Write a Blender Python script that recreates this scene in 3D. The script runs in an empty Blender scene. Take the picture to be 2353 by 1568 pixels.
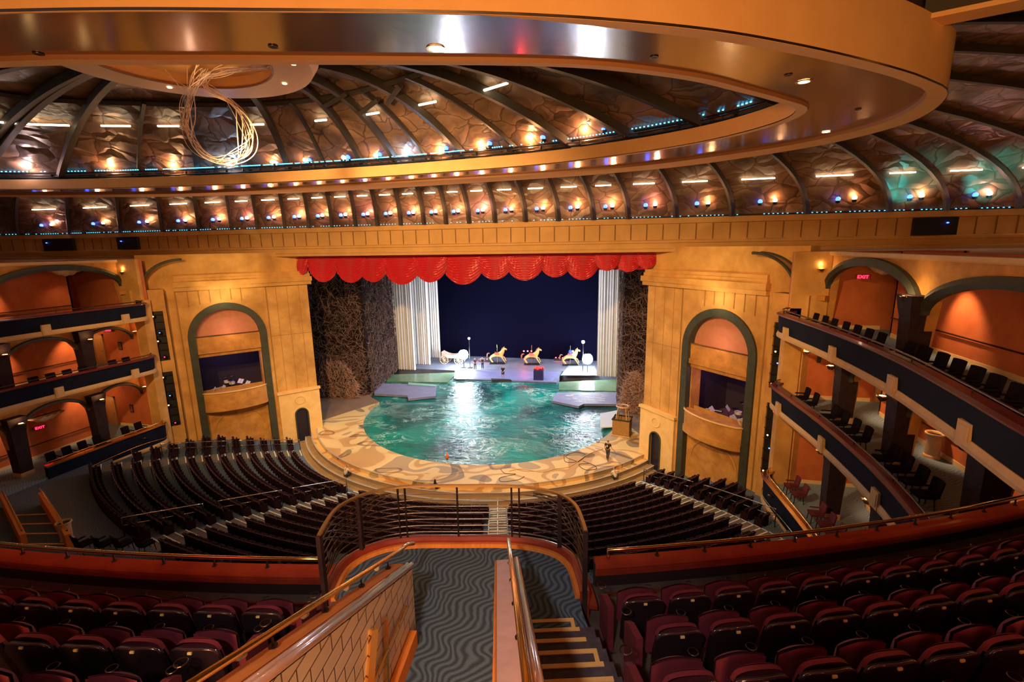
import bpy, math, random
from mathutils import Vector, Matrix
R = math.radians
random.seed(7)
SC = bpy.context.scene
COL = SC.collection

# ------------------------------------------------------------------ camera
W, H, F = 2353, 1568, 1091.0
CAM = Vector((12.9, 0.0, 16.85))
_y, _p, _r = R(-13.0), R(11.34), R(0.923)
FWD = Vector((math.sin(_y)*math.cos(_p), math.cos(_y)*math.cos(_p), -math.sin(_p)))
_rt = Vector((math.cos(_y), -math.sin(_y), 0)); _up = _rt.cross(FWD)
RGT = math.cos(_r)*_rt - math.sin(_r)*_up
UPV = math.cos(_r)*_up + math.sin(_r)*_rt
cd = bpy.data.cameras.new('camera'); cam = bpy.data.objects.new('camera', cd); COL.objects.link(cam)
cd.sensor_fit = 'HORIZONTAL'; cd.sensor_width = 36.0; cd.lens = 36.0*F/W; cd.clip_end = 400; cd.clip_start = 0.05
_m = Matrix.Identity(4)
for i in range(3):
    _m[i][0] = RGT[i]; _m[i][1] = UPV[i]; _m[i][2] = -FWD[i]; _m[i][3] = CAM[i]
cam.matrix_world = _m
SC.camera = cam
def ray(px, py): return FWD + RGT*((px-W/2)/F) + UPV*((H/2-py)/F)
def atz(px, py, z):            # where a sight line meets the level z
    d = ray(px, py); return CAM + d*((z-CAM.z)/d.z)
def aty(px, py, y):
    d = ray(px, py); return CAM + d*((y-CAM.y)/d.y)
def proj(p):
    v = Vector(p)-CAM; c = v.dot(FWD)
    if c < .1: return (-9999, -9999)
    return (W/2+F*v.dot(RGT)/c, H/2-F*v.dot(UPV)/c)

# ------------------------------------------------------------------ colour management, world, lights
SC.view_settings.view_transform = 'Standard'; SC.view_settings.look = 'None'
SC.view_settings.gamma = 1.0; SC.view_settings.use_curve_mapping = False
SC.view_settings.exposure = 0.12
wd = bpy.data.worlds.new('ambient_fill'); SC.world = wd; wd.use_nodes = True  # added warm fill, entering through the open back of the hall
wd.node_tree.nodes['Background'].inputs[0].default_value = (0.75, 0.42, 0.33, 1)
wd.node_tree.nodes['Background'].inputs[1].default_value = 0.075

def light(kind, name, loc, power, color, size=.3, target=None, spot=None, blend=.5, sy=None):
    d = bpy.data.lights.new(name, kind); d.energy = power; d.color = color
    if kind == 'AREA':
        d.size = size
        if sy: d.shape = 'RECTANGLE'; d.size_y = sy
    else: d.shadow_soft_size = size
    if kind == 'SPOT': d.spot_size = R(spot or 60); d.spot_blend = blend
    o = bpy.data.objects.new(name, d); COL.objects.link(o); o.location = loc
    if target is not None:
        o.rotation_euler = (Vector(target)-Vector(loc)).to_track_quat('-Z', 'Y').to_euler()
    return o
for _x in (30.0, 34.5, 39.0): light('SPOT', 'teal_vault_lamp', (_x, 34.9, 19.0), 330, (.05, .75, .7), .12, (_x+.6, 36.6, 20.9), 95, .7)
pass; light('POINT', 'teal_dome_lamp', (-25.5, 24.9, 22.3), 60, (.1, .5, 1), .1)
WARM = (1, .66, .30); ORG = (1, .42, .12); COOL = (.75, .85, 1); PINK = (1, .5, .45)
light('SPOT', 'added_wash', (0, 10.8, 20.6), 24000, (1, .60, .24), .35, (0, 41, 7), 96, .9)  # unseen spots added without fixtures to light towers, valance and apron
light('SPOT', 'added_wash_left', (-7, 9.8, 20.6), 13000, (1, .56, .20), .35, (-19, 34, 7), 52, .8)
light('SPOT', 'added_wash_right', (8, 11.0, 20.6), 12000, (1, .56, .20), .35, (19, 34, 7), 56, .8)
light('AREA', 'added_pool_fill', (0, 44, 15.6), 1900, (.80, .95, 1), 7, (0, 45, 0), sy=7)  # overhead light added in place of underwater lamps
light('AREA', 'stage_wash', (0, 56, 14.6), 3200, (.85, .85, 1), 12, (0, 63, 3), sy=3)
light('SPOT', 'apron_spot_left', (-9, 26, 20.6), 5200, (1, .72, .36), .3, (-9, 34.5, 0), 50, .8)
light('SPOT', 'apron_spot_right', (9, 26, 20.6), 5200, (1, .72, .36), .3, (10, 34.0, 0), 50, .8)
light('AREA', 'added_fascia_fill', (12, -6, 16.5), 2500, (1, .45, .13), 5, (16, 11, 22.5), sy=3)  # unseen lamp added behind the camera to brighten the ring fascia
light('SPOT', 'added_walkway_fill', (11.8, -3.0, 20.0), 1500, (1, .80, .66), .25, (10.9, 4.6, 12), 44, .8)  # added spot behind the camera that brightens the sloping walls and carpet
light('AREA', 'added_seat_fill', (12.0, -5.5, 18.6), 75, (1, .62, .50), 3, (12.2, 6, 11), sy=1)  # dim fill added behind the camera for the near seats
light('SPOT', 'red_row_light', (2.0, -3, 19.0), 380, (1, .08, .08), .3, (4.0, 4.5, 12), 40, .8)
light('SPOT', 'red_row_light_right', (19.0, -2, 19.0), 300, (1, .06, .12), .3, (16.5, 4.5, 12), 40, .8)

# ------------------------------------------------------------------ materials
MATS = {}
def _new(name):
    m = bpy.data.materials.new(name); m.use_nodes = True
    nt = m.node_tree; b = nt.nodes['Principled BSDF']; return m, nt, b
def N(nt, t, **kw):
    n = nt.nodes.new(t)
    for k, v in kw.items():
        if k in n.inputs.keys() if False else False: pass
        setattr(n, k, v)
    return n
def ramp(nt, fac, stops):
    r = nt.nodes.new('ShaderNodeValToRGB'); e = r.color_ramp.elements
    while len(e) < len(stops): e.new(.5)
    for i, (p, c) in enumerate(stops):
        e[i].position = p; e[i].color = (*c, 1) if len(c) == 3 else c
    nt.links.new(fac, r.inputs[0]); return r
def noise(nt, scale, detail=4, rough=.55, dist=0, vec=None, stretch=None):
    n = nt.nodes.new('ShaderNodeTexNoise'); n.inputs['Scale'].default_value = scale
    n.inputs['Detail'].default_value = detail; n.inputs['Roughness'].default_value = rough; n.inputs['Distortion'].default_value = dist
    if vec is None:
        tc = nt.nodes.new('ShaderNodeTexCoord'); vec = tc.outputs['Object']
    if stretch:
        mp = nt.nodes.new('ShaderNodeMapping'); mp.inputs['Scale'].default_value = stretch
        nt.links.new(vec, mp.inputs[0]); vec = mp.outputs[0]
    nt.links.new(vec, n.inputs['Vector']); return n
def bump(nt, b, h, strength=.3, dist=.05):
    bp = nt.nodes.new('ShaderNodeBump'); bp.inputs['Strength'].default_value = strength; bp.inputs['Distance'].default_value = dist
    nt.links.new(h, bp.inputs['Height']); nt.links.new(bp.outputs[0], b.inputs['Normal'])
def mat(name, c, rough=.6, metal=0, c2=None, scale=2., bmp=0, bscale=None, emit=None, estr=1, coat=0, spec=None, stretch=None):
    if name in MATS: return MATS[name]
    m, nt, b = _new(name)
    b.inputs['Base Color'].default_value = (*c, 1); b.inputs['Roughness'].default_value = rough; b.inputs['Metallic'].default_value = metal
    if coat: b.inputs['Coat Weight'].default_value = coat
    if spec is not None: b.inputs['Specular IOR Level'].default_value = spec
    if c2 is not None:
        n = noise(nt, scale, 5, .6, .2, stretch=stretch); r = ramp(nt, n.outputs[0], [(.32, c), (.68, c2)])
        nt.links.new(r.outputs[0], b.inputs['Base Color'])
    if bmp:
        n2 = noise(nt, bscale or scale*4, 5, .6); bump(nt, b, n2.outputs[0], bmp)
    if emit is not None:
        b.inputs['Emission Color'].default_value = (*emit, 1); b.inputs['Emission Strength'].default_value = estr
    MATS[name] = m; return m
M_PLASTER = mat('gold_plaster', (.46, .235, .065), .85, c2=(.76, .43, .14), scale=.55, bmp=.15, bscale=6)
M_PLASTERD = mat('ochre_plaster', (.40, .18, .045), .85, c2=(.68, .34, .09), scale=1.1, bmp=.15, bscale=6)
M_BASE = mat('pale_gold_plaster', (.78, .50, .20), .8, c2=(.88, .60, .28), scale=1.5, bmp=.1)  # paler plaster of the base blocks and balcony lips
M_FRIEZE = mat('tan_frieze', (.56, .32, .11), .75, c2=(.66, .38, .14), scale=.8)
M_FRIEZED = mat('frieze_groove', (.24, .12, .04), .8)
M_WGROOVE = mat('wall_groove_shade', (.34, .18, .055), .85)
M_RINGF = mat('orange_fascia', (.86, .48, .19), .75, c2=(.92, .54, .23), scale=1.2, bmp=.08, bscale=9)
M_DARKARCH = mat('dark_green_grey_trim', (.035, .045, .035), .6, c2=(.06, .065, .05), scale=2)
M_NAVY = mat('navy_panel', (.006, .009, .026), .8, spec=.1, c2=(.010, .014, .036), scale=1.5)
M_CREAM = mat('cream_trim', (.58, .38, .19), .65, c2=(.66, .45, .24), scale=2)
M_REDWOOD = mat('red_mahogany', (.24, .028, .018), .3, c2=(.34, .05, .022), scale=2, coat=.3)
M_MAROON = mat('maroon_cap', (.10, .012, .03), .35, c2=(.16, .02, .04), scale=2, coat=.3)
M_BLACK = mat('matt_black', (.008, .008, .010), .6)
M_DKMETAL = mat('dark_bronze_metal', (.10, .07, .05), .35, metal=.9)
M_BRASS = mat('polished_brass', (.80, .52, .20), .22, metal=1)
M_STEEL = mat('brushed_steel', (.62, .60, .56), .2, metal=1)
M_ORWALL = mat('terracotta_wall', (.50, .13, .045), .85, c2=(.60, .18, .065), scale=1.4)
M_COL = mat('dark_column', (.022, .012, .018), .7, spec=.2, c2=(.045, .026, .03), scale=3)
M_SEATD = mat('charcoal_seat_shell', (.022, .012, .018), .38)
M_SEATR = mat('burgundy_velvet', (.12, .010, .028), .9, c2=(.18, .018, .04), scale=6)
M_SEATS = mat('dark_stalls_velvet', (.020, .006, .014), .85, spec=.2)
M_SEATT = mat('stalls_seat_cap', (.14, .06, .07), .5)
M_WHITE = mat('white_nosing', (.80, .80, .74), .6)
M_GOLDN = mat('gold_nosing', (.90, .58, .22), .5)
M_STEP = mat('grey_step', (.13, .12, .11), .8, c2=(.18, .17, .15), scale=4)
M_OCULUS = mat('oculus_plaster', (.80, .42, .16), .6, c2=(.86, .5, .22), scale=1)
M_RIB = mat('bronze_rib', (.035, .028, .022), .6, c2=(.055, .043, .032), scale=1)
M_TUBE = mat('lit_tube', (1, .9, .7), .5, emit=(1, .82, .50), estr=9)
M_LAMPO = mat('amber_lamp', (1, .6, .3), .5, emit=(1, .50, .20), estr=12)
M_LAMPB = mat('blue_lamp', (.1, .2, 1), .5, emit=(.04, .12, 1), estr=6)
M_LED = mat('cyan_led', (.1, .8, 1), .5, emit=(.06, .50, .95), estr=5)
M_EXIT = mat('exit_red', (1, .05, .1), .5, emit=(1, .02, .08), estr=5)
M_SCONCE = mat('sconce_glow', (1, .6, .2), .5, emit=(1, .60, .22), estr=7)
M_WICKER = mat('wicker', (.50, .28, .10), .7, c2=(.30, .15, .05), scale=14)
M_SKIN = mat('skin', (.62, .36, .25), .6)
M_CLOTHB = mat('black_cloth', (.012, .012, .014), .8)
M_CLOTHG = mat('dark_grey_cloth', (.05, .05, .055), .8)
M_CLOTHW = mat('pale_cloth', (.75, .70, .65), .8)
M_HAIR = mat('dark_hair', (.02, .012, .008), .7)
M_DOOR = mat('dark_blue_door', (.015, .014, .035), .4)
M_DOORY = mat('yellow_wood_door', (.75, .50, .18), .5, c2=(.82, .58, .24), scale=1)
M_BASEB = mat('pale_baseboard', (.82, .62, .36), .5)
M_CHAIR = mat('dark_box_chair', (.010, .007, .013), .9, spec=.1)
M_CHAIRR = mat('wine_box_chair', (.14, .02, .035), .7)
M_PAPER = mat('sheet_paper', (.80, .80, .86), .8)
M_HORSE = mat('gilded_horse', (.75, .42, .12), .35, c2=(.85, .52, .18), scale=4, metal=.2)
M_SAFE = mat('hose_tan', (.72, .52, .28), .6)
M_REDC = mat('red_cloth', (.70, .05, .05), .7)
M_BIN = mat('navy_bin', (.03, .02, .10), .5)
M_URN = mat('pale_urn', (.62, .42, .26), .6, c2=(.7, .5, .32), scale=3)

def carpet(name, a, b_, wscale=1.0, rot=0.0):
    m, nt, b = _new(name)
    tc = nt.nodes.new('ShaderNodeTexCoord'); mp = nt.nodes.new('ShaderNodeMapping'); mp.inputs['Rotation'].default_value = (0, 0, rot)
    nt.links.new(tc.outputs['Object'], mp.inputs[0])
    sx = nt.nodes.new('ShaderNodeSeparateXYZ'); nt.links.new(mp.outputs[0], sx.inputs[0])
    def mth(op, x, y=None):
        n = nt.nodes.new('ShaderNodeMath'); n.operation = op
        for i, v in enumerate((x, y)):
            if v is None: continue
            if isinstance(v, (int, float)): n.inputs[i].default_value = v
            else: nt.links.new(v, n.inputs[i])
        return n.outputs[0]
    nn = noise(nt, .9*wscale, 3, .5, 0, vec=mp.outputs[0])
    wig = mth('MULTIPLY', mth('SINE', mth('ADD', mth('MULTIPLY', sx.outputs[1], 11*wscale), mth('MULTIPLY', nn.outputs[0], 9))), .075/wscale)
    s = mth('SINE', mth('ADD', mth('MULTIPLY', mth('ADD', sx.outputs[0], wig), 62*wscale), mth('MULTIPLY', nn.outputs[0], 26)))
    r = ramp(nt, mth('ADD', mth('MULTIPLY', s, .5), .5), [(.05, a), (.95, b_)])
    n3 = noise(nt, 60, 2, .6, vec=mp.outputs[0])
    mx = nt.nodes.new('ShaderNodeMix'); mx.data_type = 'RGBA'; mx.blend_type = 'MULTIPLY'; mx.inputs[0].default_value = .6
    nt.links.new(r.outputs[0], mx.inputs[6]); nt.links.new(n3.outputs[0], mx.inputs[7])
    nt.links.new(mx.outputs[2], b.inputs['Base Color']); b.inputs['Roughness'].default_value = .95
    bump(nt, b, n3.outputs[0], .3, .01)
    return m
M_CARPET = carpet('wavy_blue_grey_carpet', (.055, .095, .16), (.16, .26, .40), 1.0, R(15))
M_CARPETS = carpet('blue_grey_stalls_carpet', (.09, .14, .24), (.20, .29, .46), .8)
M_CARPETB = carpet('pale_blue_box_carpet', (.20, .36, .56), (.36, .56, .80), .7, R(90))

def mk_water():
    m, nt, b = _new('pool_water'); tc = nt.nodes.new('ShaderNodeTexCoord')
    n1 = noise(nt, .16, 4, .55, .6); r1 = ramp(nt, n1.outputs[0], [(.30, (.0, .035, .045)), (.50, (.0, .17, .145)), (.68, (.0, .36, .28))])
    # foam veins
    mp = nt.nodes.new('ShaderNodeMapping'); mp.inputs['Scale'].default_value = (.30, .55, 1); nt.links.new(tc.outputs['Object'], mp.inputs[0])
    nd = noise(nt, 1.1, 6, .7, 1.2, vec=mp.outputs[0])
    a = nt.nodes.new('ShaderNodeMath'); a.operation = 'SUBTRACT'; a.inputs[1].default_value = .5; nt.links.new(nd.outputs[0], a.inputs[0])
    ab = nt.nodes.new('ShaderNodeMath'); ab.operation = 'ABSOLUTE'; nt.links.new(a.outputs[0], ab.inputs[0])
    rv = ramp(nt, ab.outputs[0], [(.0, (1, 1, 1)), (.028, (0, 0, 0))])
    nm = noise(nt, .22, 3, .5, .5); rm = ramp(nt, nm.outputs[0], [(.47, (0, 0, 0)), (.62, (1, 1, 1))])
    nf = noise(nt, .12, 5, .65, 1.0, stretch=(1, 1.8, 1)); rf = ramp(nt, nf.outputs[0], [(.55, (0, 0, 0)), (.80, (.6, .6, .6))])
    mu = nt.nodes.new('ShaderNodeMath'); mu.operation = 'MULTIPLY'; nt.links.new(rv.outputs[0], mu.inputs[0]); nt.links.new(rm.outputs[0], mu.inputs[1])
    ad = nt.nodes.new('ShaderNodeMath'); ad.operation = 'ADD'; ad.use_clamp = True; nt.links.new(mu.outputs[0], ad.inputs[0]); nt.links.new(rf.outputs[0], ad.inputs[1])
    mx = nt.nodes.new('ShaderNodeMix'); mx.data_type = 'RGBA'; nt.links.new(ad.outputs[0], mx.inputs[0])
    nt.links.new(r1.outputs[0], mx.inputs[6]); mx.inputs[7].default_value = (.55, .85, .74, 1)
    nt.links.new(mx.outputs[2], b.inputs['Base Color']); b.inputs['Roughness'].default_value = .12
    b.inputs['Specular IOR Level'].default_value = .8
    nb = noise(nt, 1.6, 6, .65, .8, stretch=(1, 1.6, 1)); bump(nt, b, nb.outputs[0], .42, .2)
    return m
M_WATER = mk_water()

def mk_deck():
    m, nt, b = _new('painted_apron')
    n = noise(nt, .30, 0, .4, 1.0); n2 = noise(nt, .24, 0, .4, 1.6)
    r = ramp(nt, n.outputs[0], [(.0, (.80, .52, .24)), (.40, (.86, .60, .28)), (.41, (.60, .34, .15)), (.50, (.66, .38, .17)), (.51, (.84, .57, .27)), (.62, (.88, .64, .32)), (.63, (.52, .36, .22))])
    r.color_ramp.interpolation = 'LINEAR'
    r2 = ramp(nt, n2.outputs[0], [(.0, (1, 1, 1)), (.58, (1, 1, 1)), (.59, (.40, .42, .55)), (.66, (.5, .47, .5)), (.67, (1, .95, .9))])
    mx = nt.nodes.new('ShaderNodeMix'); mx.data_type = 'RGBA'; mx.blend_type = 'MULTIPLY'; mx.inputs[0].default_value = 1
    nt.links.new(r.outputs[0], mx.inputs[6]); nt.links.new(r2.outputs[0], mx.inputs[7])
    nt.links.new(mx.outputs[2], b.inputs['Base Color']); b.inputs['Roughness'].default_value = .55
    return m
M_DECK = mk_deck()

def mk_sky():
    # sculpted, veined vault panels behind the ribs
    m, nt, b = _new('sculpted_vault_panel')
    n1 = noise(nt, .35, 4, .5, .8, stretch=(1, 1, 1.6)); r1 = ramp(nt, n1.outputs[0], [(.25, (.09, .05, .033)), (.50, (.24, .14, .09)), (.75, (.46, .28, .20))])
    v = nt.nodes.new('ShaderNodeTexVoronoi'); v.feature = 'DISTANCE_TO_EDGE'; v.inputs['Scale'].default_value = .75
    tc = nt.nodes.new('ShaderNodeTexCoord'); mp = nt.nodes.new('ShaderNodeMapping'); mp.inputs['Scale'].default_value = (.8, .8, 1.7)
    nd = noise(nt, .5, 3, .55, .5); mxv = nt.nodes.new('ShaderNodeMix'); mxv.data_type = 'RGBA'; mxv.blend_type = 'ADD'; mxv.inputs[0].default_value = 1.6
    nt.links.new(tc.outputs['Object'], mxv.inputs[6]); nt.links.new(nd.outputs['Color'], mxv.inputs[7])
    nt.links.new(mxv.outputs[2], mp.inputs[0]); nt.links.new(mp.outputs[0], v.inputs['Vector'])
    ab = v
    rv = ramp(nt, v.outputs['Distance'], [(.0, (.30, .27, .25)), (.035, (1, 1, 1)), (.25, (.72, .72, .72))])
    mx = nt.nodes.new('ShaderNodeMix'); mx.data_type = 'RGBA'; mx.blend_type = 'MULTIPLY'; mx.inputs[0].default_value = 1
    nt.links.new(r1.outputs[0], mx.inputs[6]); nt.links.new(rv.outputs[0], mx.inputs[7])
    nt.links.new(mx.outputs[2], b.inputs['Base Color']); b.inputs['Roughness'].default_value = .42
    bump(nt, b, v.outputs['Distance'], .5, .5)
    return m
M_SKY = mk_sky()

def mk_soffit():
    m, nt, b = _new('polished_soffit')
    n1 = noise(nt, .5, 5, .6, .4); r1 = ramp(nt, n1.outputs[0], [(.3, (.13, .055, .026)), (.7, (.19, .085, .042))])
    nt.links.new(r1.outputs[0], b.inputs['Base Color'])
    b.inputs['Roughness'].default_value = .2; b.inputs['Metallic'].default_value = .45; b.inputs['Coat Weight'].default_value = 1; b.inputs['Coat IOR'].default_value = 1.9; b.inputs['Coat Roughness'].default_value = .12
    nb = noise(nt, .8, 4, .6, .3); bump(nt, b, nb.outputs[0], .22, .05)
    return m
M_SOFFIT = mk_soffit()

def mk_swag():
    m, nt, b = _new('red_satin'); b.inputs['Base Color'].default_value = (.55, .010, .025, 1)
    b.inputs['Roughness'].default_value = .3; b.inputs['Sheen Weight'].default_value = .3
    return m
M_SATIN = mk_swag()

def mk_stone():
    m, nt, b = _new('tiled_pale_stone')
    tc = nt.nodes.new('ShaderNodeTexCoord'); br = nt.nodes.new('ShaderNodeTexBrick')
    mp = nt.nodes.new('ShaderNodeMapping'); mp.inputs['Rotation'].default_value = (R(90), 0, R(0)); 
    cx = nt.nodes.new('ShaderNodeSeparateXYZ'); nt.links.new(tc.outputs['Object'], cx.inputs[0])
    cb = nt.nodes.new('ShaderNodeCombineXYZ'); nt.links.new(cx.outputs[1], cb.inputs[0]); nt.links.new(cx.outputs[2], cb.inputs[1]); nt.links.new(cb.outputs[0], br.inputs['Vector'])
    br.inputs['Scale'].default_value = 1.5; br.inputs['Color1'].default_value = (.72, .62, .55, 1); br.inputs['Color2'].default_value = (.66, .56, .50, 1)
    br.inputs['Mortar'].default_value = (.12, .07, .05, 1); br.inputs['Mortar Size'].default_value = .012
    nt.links.new(br.outputs[0], b.inputs['Base Color']); b.inputs['Roughness'].default_value = .4
    return m
M_STONE = mk_stone()
M_COPING = mat('pink_marble_coping', (.80, .46, .34), .18, c2=(.86, .56, .44), scale=5, coat=.6)
M_ORCAP = mat('orange_wood_cap', (.80, .30, .07), .75, c2=(.68, .22, .05), scale=3, stretch=(6, 1, 1), spec=.15)
M_CURTAIN = mat('white_drape', (.80, .76, .72), .8, c2=(.88, .85, .80), scale=1)
M_BACKDROP = mat('midnight_backdrop', (.004, .004, .014), 1.0, spec=0)
M_STAGE = mat('grey_blue_stage', (.13, .15, .22), .55, c2=(.20, .22, .28), scale=.8)
M_LIFT = mat('violet_grey_lift', (.24, .22, .36), .6, c2=(.30, .28, .42), scale=1)
M_LIFTG = mat('wet_green_lit_lift', (.10, .22, .14), .25, c2=(.18, .30, .16), scale=1)  # green light on the submerged lifts is put into the base colour
M_TWIG = mat('twig_brown', (.13, .07, .055), .7, c2=(.26, .15, .12), scale=3)
M_TWIGW = mat('dark_twig_wall', (.035, .020, .016), .95, spec=.05, c2=(.025, .014, .013), scale=4, bmp=.8, bscale=5)
M_ROOM = mat('dim_room_lining', (.03, .02, .04), .8)
M_ROSE = mat('rose_screen', (.50, .20, .12), .8, c2=(.56, .24, .15), scale=3)

# ------------------------------------------------------------------ mesh helpers
class M:
    def __init__(s, T=None): s.v = []; s.f = []; s.T = T
    def add(s, vs, fs):
        o = len(s.v)
        s.v += [s.T(*p) if s.T else tuple(p) for p in vs]; s.f += [tuple(i+o for i in f) for f in fs]; return s
    def box(s, x0, x1, y0, y1, z0, z1):
        return s.add([(x0,y0,z0),(x1,y0,z0),(x1,y1,z0),(x0,y1,z0),(x0,y0,z1),(x1,y0,z1),(x1,y1,z1),(x0,y1,z1)],
                     [(0,3,2,1),(4,5,6,7),(0,1,5,4),(1,2,6,5),(2,3,7,6),(3,0,4,7)])
    def prism(s, pts, z0, z1):
        n = len(pts)
        return s.add([(x,y,z0) for x,y in pts]+[(x,y,z1) for x,y in pts], [tuple(range(n))[::-1], tuple(range(n,2*n))]+[(i,(i+1)%n,n+(i+1)%n,n+i) for i in range(n)])
    def seg(s, a, b, w, z0, z1):          # a box along a plan segment
        dx, dy = b[0]-a[0], b[1]-a[1]; L = math.hypot(dx, dy) or 1; nx, ny = -dy/L*w/2, dx/L*w/2
        return s.prism([(a[0]+nx,a[1]+ny),(a[0]-nx,a[1]-ny),(b[0]-nx,b[1]-ny),(b[0]+nx,b[1]+ny)], z0, z1)
    def grid(s, fn, nu, nv, cu=False):
        vs = [fn(i/nu if not cu else i/nu, j/nv) for i in range(nu+(0 if cu else 1)) for j in range(nv+1)]
        k = nv+1; m = nu if cu else nu+1
        return s.add(vs, [(i*k+j, ((i+1)%m)*k+j, ((i+1)%m)*k+j+1, i*k+j+1) for i in range(nu) for j in range(nv)])
    def tube(s, pts, r, n=6, closed=False):
        pts = [Vector(p) for p in pts]; m = len(pts); rr = r if isinstance(r, (list, tuple)) else [r]*m
        prev = None; vs = []
        for i, p in enumerate(pts):
            a = pts[(i-1) % m] if (closed or i) else pts[0]; b = pts[(i+1) % m] if (closed or i < m-1) else pts[-1]
            t = (b-a); t = t.normalized() if t.length > 1e-9 else Vector((0,0,1))
            if prev is None:
                u = t.cross(Vector((0,0,1))); u = u.normalized() if u.length > 1e-4 else Vector((1,0,0))
            else:
                u = prev-t*prev.dot(t); u = u.normalized() if u.length > 1e-6 else t.orthogonal().normalized()
            prev = u; w = t.cross(u)
            for k in range(n):
                q = p+(u*math.cos(k*2*math.pi/n)+w*math.sin(k*2*math.pi/n))*rr[i]; vs.append(tuple(q))
        fs = [(i*n+k, i*n+(k+1) % n, ((i+1) % m)*n+(k+1) % n, ((i+1) % m)*n+k) for i in range(m if closed else m-1) for k in range(n)]
        if not closed: fs += [tuple(range(n))[::-1], tuple(range((m-1)*n, m*n))]
        return s.add(vs, fs)
    def lathe(s, prof, n=16, c=(0,0,0), cap=True):
        vs = [(c[0]+r*math.cos(k*2*math.pi/n), c[1]+r*math.sin(k*2*math.pi/n), c[2]+z) for r, z in prof for k in range(n)]; m = len(prof)
        fs = [(i*n+k, i*n+(k+1) % n, (i+1)*n+(k+1) % n, (i+1)*n+k) for i in range(m-1) for k in range(n)]
        return s.add(vs, fs+([tuple(range(n))[::-1], tuple(range((m-1)*n, m*n))] if cap else []))
    def sweep(s, path, prof, closed=False, pclosed=True):   # plan path, profile (offset to the left, z)
        m = len(path); k = len(prof); vs = []
        for i, p in enumerate(path):
            a = path[(i-1) % m] if (closed or i) else path[0]; b = path[(i+1) % m] if (closed or i < m-1) else path[-1]
            dx, dy = b[0]-a[0], b[1]-a[1]; L = math.hypot(dx, dy) or 1; nx, ny = -dy/L, dx/L
            vs += [(p[0]+nx*o, p[1]+ny*o, z) for o, z in prof]
        fs = [(i*k+j, ((i+1) % m)*k+j, ((i+1) % m)*k+(j+1) % k, i*k+(j+1) % k) for i in range(m if closed else m-1) for j in range(k if pclosed else k-1)]
        if not closed and pclosed: fs += [tuple(range(k)), tuple(range((m-1)*k, m*k))[::-1]]
        return s.add(vs, fs)
    def build(s, name, m, parent=None, smooth=False, loc=None, **props):
        me = bpy.data.meshes.new(name); me.from_pydata(s.v, [], s.f); me.materials.append(m)
        if smooth: me.shade_smooth() if smooth is True else me.set_sharp_from_angle(angle=R(smooth))
        if smooth not in (True, False):
            for p in me.polygons: p.use_smooth = True
        me.update(); o = bpy.data.objects.new(name, me); COL.objects.link(o)
        if parent is not None:
            o.parent = parent; o.matrix_parent_inverse = parent.matrix_basis.inverted() if not props.get('local') else Matrix.Identity(4)
        props.pop('local', None)
        if loc is not None: o.location = loc
        for k_, v_ in props.items(): o[k_] = v_
        return o
def recentre(o):                    # put the origin of a one-mesh thing at its base
    me = o.data; xs = [v.co for v in me.vertices]
    c = Vector(((min(v.x for v in xs)+max(v.x for v in xs))/2, (min(v.y for v in xs)+max(v.y for v in xs))/2, min(v.z for v in xs)))
    me.transform(Matrix.Translation(-c)); o.location = o.location+c; return o
def tag(o, label, cat, group=None, kind=None):
    o['label'] = label; o['category'] = cat
    if group: o['group'] = group
    if kind: o['kind'] = kind
    return o
def one(mb, name, m, label, cat, group=None, kind=None, smooth=False):
    return tag(recentre(mb.build(name, m, smooth=smooth)), label, cat, group, kind)
def thing(name, label, cat, loc=(0,0,0), rz=0, group=None, kind=None):
    o = bpy.data.objects.new(name, None); COL.objects.link(o); o.location = loc; o.rotation_euler = (0,0,rz); o.empty_display_size = .2
    o.matrix_basis = Matrix.LocRotScale(Vector(loc), o.rotation_euler, None)
    return tag(o, label, cat, group, kind)
def struct(mb, name, m, label=None, smooth=False):
    o = mb.build(name, m, smooth=smooth); o['kind'] = 'structure'; o['label'] = label or name.replace('_', ' '); o['category'] = name.split('_')[0]
    return o
def dup(root, loc, rz, label, group=None, scale=None):
    r = root.copy(); COL.objects.link(r); r.location = loc; r.rotation_euler = (0,0,rz); r['label'] = label
    if scale: r.scale = scale
    if group: r['group'] = group
    for ch in list(root.children):
        c = ch.copy(); COL.objects.link(c); c.parent = r
        for g in ch.children:
            d = g.copy(); COL.objects.link(d); d.parent = c
    return r
NUM = ['zeroth','first','second','third','fourth','fifth','sixth','seventh','eighth','ninth','tenth','eleventh','twelfth','thirteenth','fourteenth','fifteenth','sixteenth','seventeenth','eighteenth','nineteenth','twentieth','twenty-first','twenty-second','twenty-third','twenty-fourth','twenty-fifth','twenty-sixth','twenty-seventh','twenty-eighth','twenty-ninth','thirtieth']
def catmull(pts, n=8, closed=True):
    out = []; m = len(pts)
    for i in range(m if closed else m-1):
        g = lambda k: pts[k % m] if closed else pts[max(0, min(m-1, k))]
        p0, p1, p2, p3 = g(i-1), g(i), g(i+1), g(i+2)
        for j in range(n):
            t = j/n
            out.append(tuple(.5*((2*p1[k])+(-p0[k]+p2[k])*t+(2*p0[k]-5*p1[k]+4*p2[k]-p3[k])*t*t+(-p0[k]+3*p1[k]-3*p2[k]+p3[k])*t**3) for k in range(len(p1))))
    if not closed: out.append(tuple(pts[-1]))
    return out
SC_C = (0.0, 48.0)                   # centre the stalls and the stage face
def pol(r, deg): a = R(deg); return (SC_C[0]+r*math.sin(a), SC_C[1]-r*math.cos(a))
def arc(r, a0, a1, n): return [pol(r, a0+(a1-a0)*i/n) for i in range(n+1)]

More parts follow.
